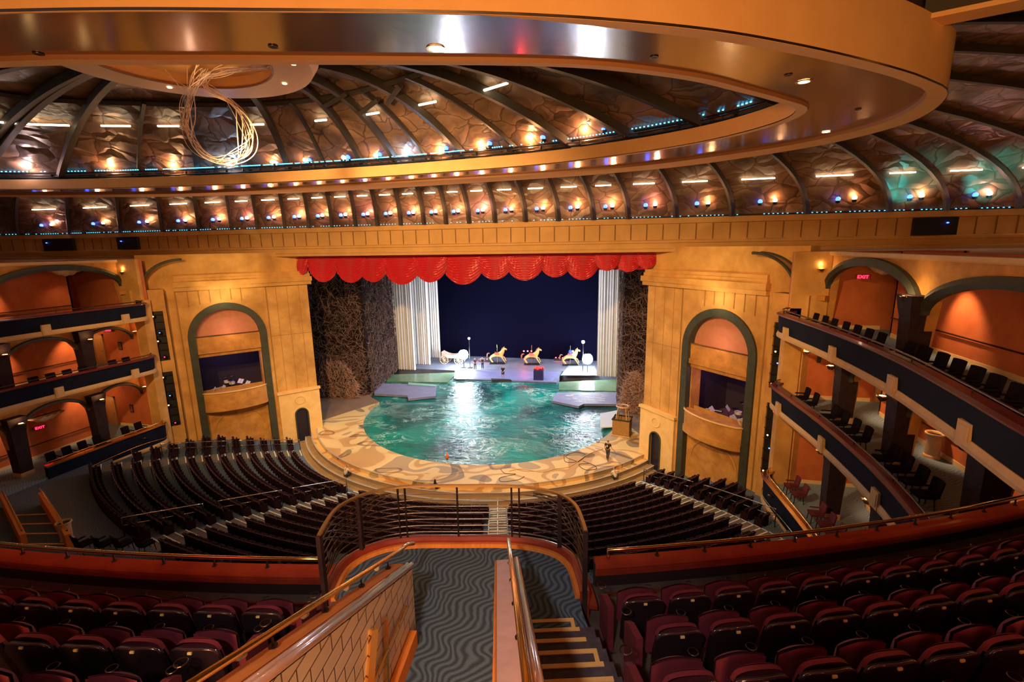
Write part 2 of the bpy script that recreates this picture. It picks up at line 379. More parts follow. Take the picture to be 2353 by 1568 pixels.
# ------------------------------------------------------------------ facade planes of the two proscenium towers
EX, EY, NX, NY, OX, OY = .653, -.757, -.757, -.653, 19.3, 33.1
def side(sg):
    return lambda s, d, z: (sg*(OX+EX*s+NX*d), OY+EY*s+NY*d, z)
SIDES = ((-1, 'left'), (1, 'right'))

def archtop(s, r, zs): return zs+math.sqrt(max(0, r*r-s*s))
for sg, nm in SIDES:
    T = side(sg)
    # tall wall with the arched recess
    m = M(T); zt = 16.6; ra = 2.62; zs = 9.72; zb = -1.2; n = 28
    m.box(-6.65, -ra, -.6, 0, zb, zt); m.box(ra, 4.2, -.6, 0, zb, zt)
    for i in range(n):
        a, b = -ra+2*ra*i/n, -ra+2*ra*(i+1)/n; za, zc = archtop(a, ra, zs), archtop(b, ra, zs)
        m.add([(a,0,za),(b,0,zc),(b,0,zt),(a,0,zt),(a,-.6,za),(b,-.6,zc)], [(0,1,2,3),(0,4,5,1)])
    # speaker bay surround
    m.box(4.2, 5.4, -.6, .7, 12.35, 14.0); m.box(4.2, 5.4, -.6, 0, 14, zt); m.box(4.2, 5.4, -.6, .7, 7.55, 8.45); m.box(4.2, 5.4, -.6, .7, zb, 3.05); m.box(5.4, 6.0, -.6, .7, zb, 14.0); m.box(3.97, 4.2, -.6, .7, zb, 14.0)
    m.box(4.2, 5.4, -.9, -.6, zb, zt)
    w = struct(m, 'wall_tower_'+nm, M_PLASTER, 'golden plaster proscenium tower on the %s' % nm)
    # inner return towards the stage
    p = T(-6.65, -.3, 0)
    struct(M().seg((sg*15.3, 38.4), (sg*22.6, 46.2), .3, -1, 16.6), 'wall_reveal_'+nm, M_TWIGW)
    # recess lining (back of the arch)
    m = M(T); m.box(-2.9, 2.9, -.75, -.7, 3.2, 5.2)
    m.add([(-2.9,-.3,-1.2),(2.9,-.3,-1.2),(2.9,-.3,3.9),(-2.9,-.3,3.9)], [(0,1,2,3)])
    m.box(-2.9, -2.25, -1.2, -.3, 3.9, 8.5); m.box(2.38, 2.9, -1.2, -.3, 3.9, 8.5)
    m.box(-2.9, 2.9, -.6, -.2, 8.15, 8.75); m.box(-2.5, 2.5, -.5, -.12, 8.75, 9.85); m.box(-2.55, 2.55, -.5, .0, 8.45, 8.8)
    m.build('panel', M_PLASTERD, w)
    # rounded balcony under the window
    f = lambda u: (-2.35+4.75*u, .15+.75*math.sin(math.pi*u)**.6)
    m = M(T); m.grid(lambda u, v: (*f(u), 3.95+1.15*v), 24, 1); m.grid(lambda u, v: (f(u)[0], f(u)[1]*(v)-.3*(1-v), 5.1), 24, 1)
    m.grid(lambda u, v: (f(u)[0], (f(u)[1]+.08)*v-.3*(1-v), 3.95-.0*v), 24, 1); m.grid(lambda u, v: (f(u)[0], f(u)[1]+.10, 3.55+.42*v), 24, 1)
    m.grid(lambda u, v: (f(u)[0], (f(u)[1]+.1)*v-.3*(1-v), 3.55), 24, 1)
    m.build('window_balcony', M_PLASTERD, w, smooth=30)
    m = M(T); m.tube([(*f(i/24), 5.14) for i in range(25)], .07, 6); m.build('balcony_lip', M_BASE, w, smooth=True)
    m = M(T); m.tube([(-1.9*math.cos(math.pi*i/16), -.27, 1.5+1.7*math.sin(math.pi*i/16)) for i in range(17)], .05, 4); m.build('blind_arch_moulding', M_PLASTER, w)
    # tympanum
    m = M(T); m.grid(lambda u, v: (-2.6+5.2*u, -.45, 9.6+(archtop(-2.6+5.2*u, 2.62, 9.72)-9.6)*v), 20, 1); m.build('tympanum', M_ROSE, w)
    m = M(T); m.tube([(-2.4, .02, 9.92), (2.4, .02, 9.92)], .05, 5); m.build('sill_rail', M_STEEL, w)
    # dark arch border
    m = M(T)
    pr = [(-1, zb)]+[(-1, zs)]+[(-math.cos(math.pi*i/24), None, i) for i in range(1, 24)]+[(1, zs), (1, zb)]
    def arcpt(r, i): return (-r*math.cos(math.pi*i/24), zs+r*math.sin(math.pi*i/24))
    ins = [(-2.35, zb)]+[arcpt(2.35, i) for i in range(25)]+[(2.35, zb)]; outs = [(-2.88, zb)]+[arcpt(2.88, i) for i in range(25)]+[(2.88, zb)]
    k = len(ins); vs = [(a,.18,b) for a, b in ins]+[(a,.18,b) for a, b in outs]+[(a,-.5,b) for a, b in ins]+[(a,0,b) for a, b in outs]
    m.add(vs, [(i, i+1, k+i+1, k+i) for i in range(k-1)]+[(i, 2*k+i, 2*k+i+1, i+1) for i in range(k-1)]+[(k+i, k+i+1, 3*k+i+1, 3*k+i) for i in range(k-1)])
    m.build('arch_border', M_DARKARCH, w)
    # cornice
    m = M(T); m.box(-6.95, 3.3, 0, .35, 13.75, 14.05); m.box(-7.0, 3.35, 0, .5, 14.05, 14.45); m.box(-6.9, 3.25, 0, .3, 14.45, 14.7); m.box(-6.85, 3.2, 0, .22, 14.7, 14.95)
    m.build('cornice', M_PLASTER, w)
    # base block with the small door
    m = M(T)
    m.box(-6.75, -5.55, 0, .22, zb, 3.9); m.box(-4.45, -3.2, 0, .22, zb, 3.9)
    for i in range(10):
        a, b = -5.55+1.1*i/10, -5.55+1.1*(i+1)/10; h = lambda q: 1.75+math.sqrt(max(0, .55**2-(q+5)**2))
        m.add([(a,.22,h(a)),(b,.22,h(b)),(b,.22,3.9),(a,.22,3.9)], [(0,1,2,3)])
    m.box(-6.85, -3.1, 0, .34, 3.9, 4.12); m.tube([(-5+.42*math.cos(t*.314), .25, 3.1+.36*math.sin(t*.314)) for t in range(20)], .035, 4, closed=True)
    m.build('base_block', M_BASE, w)
    d = M(T); d.grid(lambda u, v: (-5.55+1.1*u, .06, -1.1+(1.75+math.sqrt(max(0, .3025-(1.1*u-.55)**2))+1.1)*v), 12, 1)
    do = struct(d, 'door_%d' % (1 if sg < 0 else 2), M_DOOR, 'small arched dark blue door in the foot of the %s tower' % nm)
    m = M(T); m.tube([(-5.55,.25,-1.1),(-5.55,.25,1.75)]+[(-5-.55*math.cos(math.pi*i/12), .25, 1.75+.55*math.sin(math.pi*i/12)) for i in range(1, 12)]+[(-4.45,.25,1.75),(-4.45,.25,-1.1)], .07, 5)
    m.build('door_frame', M_DARKARCH, do)
    # flutes over the arch, pilaster strip
    m = M(T)
    for s_ in (-1.3, -.55, .2, .95, 1.7, 2.45): m.box(s_-.03, s_+.03, 0, .03, max(12.9-abs(s_)*.2, archtop(s_, 2.95, 9.72)), 13.75)
    m.box(3.22, 3.3, 0, .04, 0, 13.75); m.box(3.9, 3.96, 0, .05, 0, 13.6); m.box(-3.25, -3.17, 0, .03, 4, 13.7)
    for s_ in (-5.9, -4.9, -4.0): m.box(s_-.012, s_+.012, 0, .012, 4.2, 13.7)
    m.box(-6.6, -3.2, 0, .012, 9.3, 9.33)
    m.build('wall_grooves', M_WGROOVE, w)
    # barrel hood above the speaker bay
    m = M(T); m.grid(lambda u, v: (2.5+2.7*math.sin(u*math.pi/2), -.1+.9*v, 14.1+2.1*math.cos(u*math.pi/2)), 16, 4); m.box(5.1, 5.25, -.1, .8, 13.2, 14.15)
    m.build('barrel_hood', mat('glossed_hood_plaster', (.45, .26, .14), .22, c2=(.5, .3, .17), scale=1), w, smooth=True)
    m = M(T)
    for v in (.78, .0): m.tube([(2.5+2.72*math.sin(u*math.pi/32), v, 14.1+2.12*math.cos(u*math.pi/32)) for u in range(17)]+[(5.22, v, 13.3)], .09, 5)
    m.build('hood_rib', M_DARKARCH, w)
    m = M(T); m.box(4.1, 6.6, .0, .35, 13.75, 14.0); m.build('hood_ledge', M_PLASTERD, w)
    # rooms behind the big windows
    m = M(T)
    m.add([(-2.9,-5,3.9),(2.9,-5,3.9),(2.9,-5,8.6),(-2.9,-5,8.6),(-2.9,-.6,3.9),(2.9,-.6,3.9),(2.9,-.6,8.6),(-2.9,-.6,8.6)], [(0,1,2,3),(0,4,7,3),(1,5,6,2),(3,2,6,7)])
    struct(m, 'wall_band_room_'+nm, M_ROOM)
    m = M(T); m.box(-2.9, 2.9, -5, -.1, 3.92, 4.02); struct(m, 'floor_band_room_'+nm, mat('purple_floor', (.16, .08, .16), .6))
    lp = T(0, -2.2, 8.1); light('POINT', 'band_room_lamp', lp, 95, (.55, .45, 1) if sg < 0 else (.9, .4, .8), .15)
    # uplights on tympanum and flutes
    light('POINT', 'arch_lamp', T(0, .7, 10.15), 38, (1, .55, .35), .1)
    light('POINT', 'flute_lamp', T(.3, 1.1, 13.2), 60, (1, .75, .42), .1)
    light('SPOT', 'tower_top_spot', T(-1, 5, 12.5), 500, (1, .78, .32), .2, T(0, 0, 15.4), 75, .9)
    light('SPOT', 'tower_foot_spot', T(-3, 9, 12), 1100, (1, .66, .28), .3, T(-3.5, 0, 2.0), 55, .9)
    # panels of dark machinery (speaker and lamp bays)
    for z0, z1, wh in ((8.45, 12.35, 'upper'), (3.05, 7.55, 'lower')):
        t = thing('speaker_bay', '%s dark speaker and lamp bay in the %s tower beside the balconies' % (wh, nm), 'speaker bay', T(4.8, -.4, z0), 0, 'tower lighting bays')
        T2 = lambda a, b, c: T(a, b+1.1, c)
        m = M(T2); m.box(4.2, 5.4, -.55, -.5, z0, z1); m.build('backing', M_BLACK, t)
        m = M(T2)
        for q in range(7):
            zz = z0+.35+q*(z1-z0-.6)/6; m.tube([(4.25,-.3,zz),(5.35,-.25,zz+.05)], .03, 5)
        m.build('pipe_rack', M_DKMETAL, t)
        for q in range(6):
            zz = z0+.4+q*(z1-z0-.7)/5; ss = 4.5+.6*((q*37) % 10)/10
            m = M(T2); m.tube([(ss,-.35,zz),(ss+.05,-.12,zz-.05)], [.10,.13], 8); h = m.build('lamp_housing', M_DKMETAL, t)
            m = M(T2); m.tube([(ss+.05,-.11,zz-.05),(ss+.05,-.10,zz-.05)], .05, 6); m.build('lens', [M_EXIT, M_SCONCE, M_SCONCE, M_LAMPB, M_SCONCE, M_SCONCE][(q+(sg > 0)) % 6], h)

# ------------------------------------------------------------------ stage, pool, proscenium
def pool_edge(t):   # t 0..1 front half from left to right
    a = math.pi*t; return (-13.0*math.cos(a), 46-13.05*math.sin(a))
def rim(t, r=18.35):
    a = -63+126*t; return pol(r, a)
m = M(); nn = 72
def dk(u, v):
    p = pool_edge(u); q = rim(u); return (p[0]+(q[0]-p[0])*v, p[1]+(q[1]-p[1])*v, 0)
m.grid(dk, nn, 10); m.grid(lambda u, v: (*pool_edge(u), -.6+.6*v), nn, 1); m.grid(lambda u, v: (*rim(u), -.32*v), nn, 1)
m.grid(lambda u, v: (pol(18.35+.45*v, -63+126*u)[0], pol(18.35+.45*v, -63+126*u)[1], -.32), nn, 1)
deck = struct(m, 'floor_stage_apron', M_DECK, 'painted stage apron curving round the pool')
for k_, (r0, z0, z1) in enumerate(((18.8, -.32, -.62), (19.35, -.62, -.95))):
    m = M(); m.grid(lambda u, v: (*pol(r0, -60+120*u), z0+(z1-z0)*v), nn, 1); m.grid(lambda u, v: (*pol(r0+.5*v, -60+120*u), z1), nn, 1)
    m.build('apron_step', mat('apron_step_%d' % k_, (.46, .30, .15), .6, c2=(.32, .24, .17), scale=.9), deck)
m = M()
for r0, z in ((18.35, .02), (18.82, -.30), (19.37, -.60)): m.grid(lambda u, v: (*pol(r0-.09+.12*v, -60+120*u), z), nn, 1)
m.build('step_nosing', mat('blue_tan_nosing', (.62, .44, .24), .5, c2=(.35, .36, .42), scale=.6), deck)
struct(M().add([(*pool_edge(i/48), -.2) for i in range(49)]+[(13.6,49,-.2),(14.5,57.5,-.2),(-17,57.5,-.2),(-15.8,49,-.2)], [tuple(range(53))]), 'floor_pool_water', M_WATER, 'rippling teal pool water')
m = M()
m.prism([(-13,46),(-15.3,47.8),(-15.5,50),(-24,50),(-24,40),(-16.2,39)], -.5, .02); struct(m, 'floor_wing_left', mat('wing_floor', (.34, .20, .12), .6, c2=(.26, .16, .12), scale=.6))
m = M(); m.prism([(13,46),(13.3,48.6),(13.3,50),(22,50),(22,39.5),(16.2,39)], -.5, .02); struct(m, 'floor_wing_right', MATS['wing_floor'])
struct(M().prism([(-8.0,56.4),(5.4,56.9),(5.4,62.3),(17,62.3),(17,70),(-22,70),(-22,60.3),(-9.2,60.3)], -1.2, .03), 'floor_back_stage', M_STAGE, 'grey blue rear stage floor behind the pool')
struct(M().prism([(-7.0,56.7),(4.8,57.1),(5.2,62.0),(-8.0,60.9)], .03, .05), 'floor_stage_lift_top', mat('violet_stage', (.16, .17, .34), .5, c2=(.22, .22, .40), scale=1))
def lift(px, z, mt, label):
    pts = [atz(x, y, z) for x, y in px]; c = sum(pts, Vector())/len(pts)
    t = M(); t.prism([(p.x, p.y) for p in pts], z-.25, z); return one(t, 'stage_lift', mt, label, 'stage lift', 'raised stage lifts at the pool edges')
lift([(860,881),(1003,885),(1001,910),(938,917),(936,909),(860,905)], .12, M_LIFT, 'violet grey stage lift at the left edge of the pool')
lift([(872,862),(1052,856),(1028,879),(862,876)], -.05, M_LIFTG, 'wet green-lit stage lift at the back left of the pool')
lift([(938,879),(1003,884),(1000,888),(938,884)], .2, mat('aqua_strip', (.25, .5, .42), .4), 'narrow aqua lift edge lying between the two left lifts')
lift([(1280,902),(1422,902),(1422,929),(1342,928),(1330,934),(1268,921)], .12, M_LIFT, 'violet grey stage lift at the right edge of the pool')
lift([(1284,878),(1418,872),(1418,899),(1284,896)], -.05, M_LIFTG, 'wet green-lit stage lift at the back right of the pool')
m = M(); rr = random.Random(4)
for q in range(34):
    x, y = 1304+rr.random()*84, 906+rr.random()*18; p = atz(x, y, .13); L = .3+rr.random()*.7
    m.box(p.x-L/2, p.x+L/2, p.y-.05, p.y+.05, .12, .14)
one(m, 'wet_streak', M_WHITE, 'white splashed streaks lying on the right violet lift', 'water splash', kind='stuff')
for x0, x1, y in ((1065,1072,850),):
    one(M().prism([tuple(atz(*q, .05))[:2] for q in ((1062,848),(1071,848),(1071,872),(1048,872))], .05, .09), 'track_plate', mat('pale_plate', (.6, .62, .72), .4), 'pale track plate running to the pool edge under the left lamp', 'track plate')
one(M().prism([tuple(atz(*q, .05))[:2] for q in ((1306,842),(1366,842),(1372,864),(1288,864))], .05, .12), 'ramp_plate', mat('blue_plate', (.30, .36, .55), .35), 'pale blue ramp plates below the right lamp', 'ramp')
one(M().prism([tuple(atz(*q, .03))[:2] for q in ((1128,871),(1172,873),(1176,876),(1130,875))], .03, .10), 'landing_board', M_BLACK, 'small black board on the stage edge before the man in shorts', 'board')

# backdrop, twig walls, curtains, valance
struct(M().box(-17, 13.5, 69, 69.1, 0, 18), 'wall_backdrop', M_BACKDROP, 'midnight blue backdrop of the rear stage')
struct(M().box(-30, -17.6, 60.5, 69, 0, 18), 'wall_stage_left', M_BACKDROP); struct(M().box(13.6, 26, 61, 69, 0, 18), 'wall_stage_right', M_BACKDROP)
struct(M().box(-30, 26, 38.4, 69, 16.6, 16.8), 'ceiling_stage', M_BLACK)
TW = [('left', [(-23,46.6),(-15.6,48.3),(-17.9,60.2)]), ('right', [(17,47.3),(13.3,49.0),(13.3,61)])]
for nm, pts in TW:
    m = M()
    for a, b in zip(pts, pts[1:]): m.seg(a, b, .2, -.2, 16.5)
    struct(m, 'wall_twigs_'+nm, M_TWIGW, 'dark wing wall clad in twigs on the %s' % nm)
    m = M(); rr = random.Random(11 if nm == 'left' else 12)
    cnt = 5200 if nm == 'left' else 3000
    for q in range(cnt):
        k_ = rr.random(); a, b = (pts[0], pts[1]) if k_ < .45 else (pts[1], pts[2]); t = rr.random()
        cx_, cy_ = a[0]+(b[0]-a[0])*t, a[1]+(b[1]-a[1])*t
        z = rr.random()**1.0*16 if q % 3 else rr.random()*5
        dx, dy = b[0]-a[0], b[1]-a[1]; L = math.hypot(dx, dy); ux, uy = dx/L, dy/L
        nx, ny = (uy, -ux); 
        if (nx*(0-cx_)+ny*(0-cy_)) < 0: nx, ny = -nx, -ny
        l = .4+rr.random()*1.0; an = rr.random()*6.28; bend = (rr.random()-.5)*.8; off = .12+rr.random()*.35
        P = []
        for s_ in (-1, -.4, .4, 1):
            a2 = an+bend*s_; hx = math.cos(a2)*l*s_*.5; hz = math.sin(a2)*l*s_*.5
            P.append((cx_+ux*hx+nx*(off+.12*(1-s_*s_)), cy_+uy*hx+ny*(off+.12*(1-s_*s_)), max(.05, z+hz)))
        m.tube(P, [.010,.028,.028,.010], 3)
    tag(m.build('twig_cladding', M_TWIG), 'tangled brown twigs covering the %s wing wall' % nm, 'twigs', kind='stuff')
    # denser mounded bush at the foot
    m = M(); c0 = (-18.6, 46.9) if nm == 'left' else (14.6, 47.6); wx = 2.6 if nm == 'left' else 1.4
    for q in range(700):
        u, v_ = rr.random()*2-1, rr.random(); hh = 4.4*math.sqrt(max(0, 1-(u*.95)**2)); z = hh*v_; x = c0[0]+u*wx; y = c0[1]-.2-rr.random()*.5*(1-v_*.5)+u*.3*(1 if nm == 'left' else -1)
        l = .5+rr.random()*.7; an = rr.random()*3.14
        m.tube([(x-math.cos(an)*l/2, y, max(.04, z-math.sin(an)*l/2)), (x, y-.15, z+.05), (x+math.cos(an)*l/2, y, max(.04, z+math.sin(an)*l/2))], [.015,.035,.012], 3)
    tag(m.build('twig_mound', mat('rosy_twig', (.36, .20, .15), .7, c2=(.5, .3, .22), scale=3)), 'rosy mound of twigs heaped at the foot of the %s wing' % nm, 'twigs', kind='stuff')

def drape(x0, x1, y, z0, z1, folds, label, depth=.16, skew=0):
    n = int(folds*8)
    def f(u, v):
        x = x0+(x1-x0)*u; k_ = .6+.4*(1-v)
        return (x+skew*(1-v), y+depth*k_*math.sin(u*folds*6.283+1.3*math.sin(u*9))+.05*math.sin(u*40), z0+(z1-z0)*v)
    m = M(); m.grid(f, n, 6); t = one(m, 'stage_curtain', M_CURTAIN, label, 'curtain', 'white stage drapes', smooth=True)
    return t
drape(-17.7, -14.75, 59.6, .06, 16.2, 9, 'front white pleated stage drape on the left')
drape(-16.6, -13.9, 62.9, .06, 16.2, 8, 'middle white stage drape on the left, behind the front one')
drape(-16.9, -14.0, 67.2, .06, 16.2, 7, 'rearmost pinkish white drape on the left beside the backdrop')
drape(10.15, 13.25, 60.6, .06, 16.2, 10, 'single white pleated stage drape on the right')

# red swag valance: every scallop is a hanging swag of satin
SW = [(-15.6,-14.3,14.6),(-14.3,-11.4,13.95),(-11.6,-8.6,13.9),(-9.4,-6.6,13.95),(-7.0,-3.6,13.75),(-4.2,-1.2,13.95),(-1.6,1.9,13.75),(1.4,4.3,14.15),(3.8,6.9,14.1),(6.5,9.1,14.35),(8.6,11.2,14.15),(10.8,12.8,14.85),(12.4,14.4,14.75),(13.9,15.6,15.0)]
t = thing('swag_valance', 'scalloped red satin valance hanging under the proscenium frieze', 'valance', (0, 38.0, 16.4))
for i, (a, b, zb_) in enumerate(SW):
    def f(u, v, a=a, b=b, zb_=zb_, i=i):
        x = a+(b-a)*u; c = 4*u*(1-u)
        drop = (16.5-zb_)*(.52+.48*c**.7); z = 16.5-drop*v
        ruf = .11*math.sin((v*(1+.9*c))*42+i)*(1-.3*v)+.22*v*c*math.sin(v*3)
        return (x, 37.75-.05*(i % 3)-ruf-.18*c*v, z)
    m = M(); m.grid(f, 14, 90); m.build('swag', M_SATIN, t, smooth=True)
m = M(); m.grid(lambda u, v: (-15.5+31*u, 38.1+.1*math.sin(u*150), 14.9+1.6*v), 300, 1); m.build('backing_pleats', M_SATIN, t, smooth=True)

# ------------------------------------------------------------------ frieze, vault, ring, dome
FR = catmull([(-60,8),(-57,22),(-52,32),(-44,36.2),(-32,36.6),(-16,36.5),(0,36.5),(16,36.5),(24,36.5),(31,36.6),(40,36.6),(48,33),(53,24),(54,10),(54,-4)], 8, False)
FR = FR[::-1]      # so that "left" of the path is towards the hall
m = M(); m.sweep(FR, [(-.6,16.25),(.25,16.25),(.25,16.45),(.12,16.5),(.12,16.85),(.2,16.9),(.2,17.05),(0,17.1),(0,18.2),(.14,18.25),(.14,18.62),(-.6,18.62)])
fz = struct(m, 'wall_frieze', M_FRIEZE, 'long tan frieze band above the proscenium and galleries')
m = M(); tot = 0; lastq = None
acc = 0; 
for a, b in zip(FR, FR[1:]):
    L = math.hypot(b[0]-a[0], b[1]-a[1]); 
    while acc < L:
        t = acc/L; x, y = a[0]+(b[0]-a[0])*t, a[1]+(b[1]-a[1])*t; dx, dy = (b[0]-a[0])/L, (b[1]-a[1])/L; nx, ny = -dy, dx
        m.seg((x-dx*.035+nx*.01, y-dy*.035+ny*.01), (x+dx*.035+nx*.01, y+dy*.035+ny*.01), .05, 17.12, 18.2); acc += 1.12
    acc -= L
m.build('frieze_groove', M_FRIEZED, fz)
# soffit closing the frieze to the stage house
struct(M().box(-34, 34, 36.4, 45, 16.3, 16.4), 'ceiling_proscenium_soffit', M_FRIEZE)
C = (-5.3, 18.0)
def rayhit(path, ang):       # distance from C to a closed plan path in a direction (degrees from +Y clockwise)
    dx, dy = math.sin(R(ang)), math.cos(R(ang)); best = None
    for a, b in zip(path, path[1:]+path[:1]):
        ex, ey = b[0]-a[0], b[1]-a[1]; den = dx*ey-dy*ex
        if abs(den) < 1e-9: continue
        t = ((a[0]-C[0])*ey-(a[1]-C[1])*ex)/den; u = ((a[0]-C[0])*dy-(a[1]-C[1])*dx)/den
        if t > 0 and -1e-6 <= u <= 1+1e-6 and (best is None or t > best): best = t
    return best or 30.0
OUT = catmull([(-31.9,27.3),(-24,30.6),(-17.6,32.1),(-6.7,32.6),(5.7,31.4),(11.3,30.5),(16.2,28.9),(20.6,25.6),(22.3,23.2),(22.9,20.6),(22.1,17.6),(20.7,15.9),(18.9,14.3),(16.4,12.4),(14,10.9),(10.8,9.5),(6.5,8.2),(2.2,7.1),(-6,5.6),(-16,5),(-26,6),(-34,9.5),(-38,15.5),(-37,22.5)], 6)
INN = catmull([(-27.3,24.4),(-16,26.9),(-3.5,27.4),(6.9,26.4),(12.2,24.8),(15.9,22.7),(18,20.2),(18.3,18.3),(17.2,16.9),(16,15.7),(14.4,14.2),(12.2,12.8),(10.2,12),(7.5,11.2),(2.8,9.9),(-1.1,9.0),(-8,8.4),(-16,8.5),(-25,10.5),(-30,15),(-31,20)], 6)
FRC = FR+[(20,-22),(-35,-22)]
NA = 360
RO = [rayhit(OUT, a*360/NA) for a in range(NA)]; RI = [rayhit(INN, a*360/NA) for a in range(NA)]; RF = [rayhit(FRC, a*360/NA) for a in range(NA)]
def lk(tab, ang): a = (ang % 360)*NA/360; i = int(a) % NA; t = a-int(a); return tab[i]*(1-t)+tab[(i+1) % NA]*t
def pc(ang, r): return (C[0]+r*math.sin(R(ang)), C[1]+r*math.cos(R(ang)))
def ringsurf(name, fa, fb, mt, parent=None, label=None, steps=1, sm=True, a0=0, a1=360, n=360):
    m = M()
    def f(u, v):
        a = a0+(a1-a0)*u; (ra, za), (rb, zb) = fa(a), fb(a); r = ra+(rb-ra)*v; return (*pc(a, r), za+(zb-za)*v)
    m.grid(f, n, steps); return m.build(name, mt, parent, smooth=sm) if parent is not None else struct(m, name, mt, label, smooth=sm)
o_ = lambda d, z: (lambda a: (lk(RO, a)+d, z)); i_ = lambda d, z: (lambda a: (lk(RI, a)+d, z))
def lipw(a):
    a = (a+180) % 360-180; t = max(0, min(1, (95-abs(a))/35)); return .05+.4*max(0, min(1, (119-abs(a))/8))+1.85*t*t*(3-2*t)
rg = ringsurf('ceiling_ring', o_(0, 22.55), o_(0, 21.0), M_RINGF, None, 'large almond-shaped suspended ceiling ring, orange outer fascia')
lo = lambda d, z: (lambda a: (lk(RO, a)-lipw(a)+d, z))
ringsurf('outer_lip', o_(0, 21.0), lo(0, 21.0), M_RINGF, rg)
ringsurf('outer_riser', lo(0, 21.0), lo(-.05, 21.12), mat('brown_riser', (.36, .16, .07), .6), rg)
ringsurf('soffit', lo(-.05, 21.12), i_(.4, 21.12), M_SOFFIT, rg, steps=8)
ringsurf('inner_riser', i_(.4, 21.12), i_(.35, 21.03), MATS['brown_riser'], rg)
ringsurf('inner_lip', i_(.35, 21.03), i_(0, 21.03), M_RINGF, rg)
ringsurf('inner_fascia', i_(0, 21.06), i_(0, 21.66), M_RINGF, rg)
ringsurf('ring_top', i_(0, 21.66), o_(0, 22.55), M_BLACK, rg)
ringsurf('steel_edge', o_(.03, 21.0), o_(.03, 21.05), M_STEEL, rg)
# downlights
for k_, (x, y, on) in enumerate([(8.8,10.8,1),(17.6,15.5,1),(20.7,22.5,1),(13.5,12.6,0),(17.0,14.8,0),(20.4,19.1,0),(5.5,9.8,0),(0.4,8.8,0)]):
    wh = ['over the balcony seats, above the walkway','at the right bend','beside the far tip of the ring','left of the right bend','tight beside the bright right bend one','at the ring tip','left of the bright central one','at the far left of the near soffit'][k_]
    m = M(); q_ = .85 if on else .42; m.lathe([(.24*q_,0),(.24*q_,-.012),(.17*q_,-.012),(.17*q_,0)], 20, (0,0,.01), False)
    t = thing('downlight', ('lit' if on else 'unlit dark')+' round recessed downlight '+wh, 'downlight', (x, y, 21.10), 0, 'downlights in the ring soffit')
    m.build('trim_ring', M_BRASS if on else M_DKMETAL, t, local=1)
    M().lathe([(.17*q_,.002),(.17*q_,-.001)], 20).build('lens', mat('warm_lens', (1,.9,.7), .5, emit=(1,.80,.5), estr=6) if on else M_BLACK, t, local=1)
    if on: light('SPOT', 'downlight_beam', (x, y, 21.02), 260, (1, .72, .4), .12, (x, y+.01, 0), 75, .7)
# radial strut at the right tip
t = thing('strut_beam', 'dark roof strut with an orange lower edge running right from the ring top', 'beam', (20.6, 16.2, 22.4))
m = M(); m.sweep([(20.4, 15.9), (48, 6.0)], [(-.12,22.55),(.5,22.55),(.5,24.2),(-.12,24.2)]); m.build('web', M_RIB, t)
m = M(); m.sweep([(20.3, 15.95), (48, 6.05)], [(-.2,22.42),(.55,22.42),(.55,22.54),(-.2,22.54)]); m.build('lower_flange', M_RINGF, t)

# inner dome
ZB, RH = 21.75, 5.4
def dome(a, u, off=0):
    rb = lk(RI, a)+1.6; r = rb+(RH-rb)*u; z = ZB+4.0*(1-(1-u)**2.2)
    return (*pc(a, r), z-off)
m = M(); m.grid(lambda u, v: dome(360*u, v*.93), 180, 12); struct(m, 'ceiling_inner_dome', M_SKY, 'sculpted inner dome above the ring opening', smooth=True)
IR_ = [-74.6,-67.1,-56.2,-44.2,-29.8,-16.7,-3.0,11.5,23.6,33.3,43.3,53.8,61.8,69.3,76.3]
ia = IR_+[84+i*12.5 for i in range(17)]
for k_, a in enumerate(ia):
    if a > 100 and a < 262: continue
    short = k_ in (2, 4, 6, 9, 11)
    m = M(); n = 18; w = .16 if not short else .09; top = .62 if short else .97; vs = []
    for i in range(n+1):
        u = top*i/n; x, y, z = dome(a, u, .05); tx, ty = math.cos(R(a)), -math.sin(R(a)); h = .42 if not short else .25
        vs += [(x-tx*w, y-ty*w, z), (x+tx*w, y+ty*w, z), (x+tx*w, y+ty*w, z-h), (x-tx*w, y-ty*w, z-h)]
    m.add(vs, [(i*4+j, i*4+(j+1) % 4, i*4+4+(j+1) % 4, i*4+4+j) for i in range(n) for j in range(4)])
    one(m, 'dome_rib', M_RIB, '%s dark rib of the inner dome, %s from the left' % ('short slender' if short else 'long', NUM[k_+1] if k_ < 15 else 'behind the soffit'), 'rib', 'ribs of the inner dome')
# dome purlins
m = M(); prof = []
for i in range(61):
    a = -95+190*i/60; x, y, z = dome(a, .60, .12); prof.append((x, y, z))
m.tube(prof, .17, 4); one(m, 'dome_purlin', M_RIB, 'dark curved purlin crossing the inner dome ribs under the oculus', 'beam')
# rotated louvre plates between ribs (seen right of the oculus)
for k_, (a, u) in enumerate([(20, .62), (30, .5), (44, .55)]):
    x, y, z = dome(a, u, .5); m = M(); tx, ty = math.cos(R(a)), -math.sin(R(a))
    m.tube([(x-tx*1.0, y-ty*1.0, z-.1), (x+tx*1.0, y+ty*1.0, z+.25)], .16, 4)
    one(m, 'dome_brace', M_RIB, '%s short slanted brace between the dome ribs right of the oculus' % ['lower left','middle','rightmost'][k_], 'brace', 'slanted dome braces')
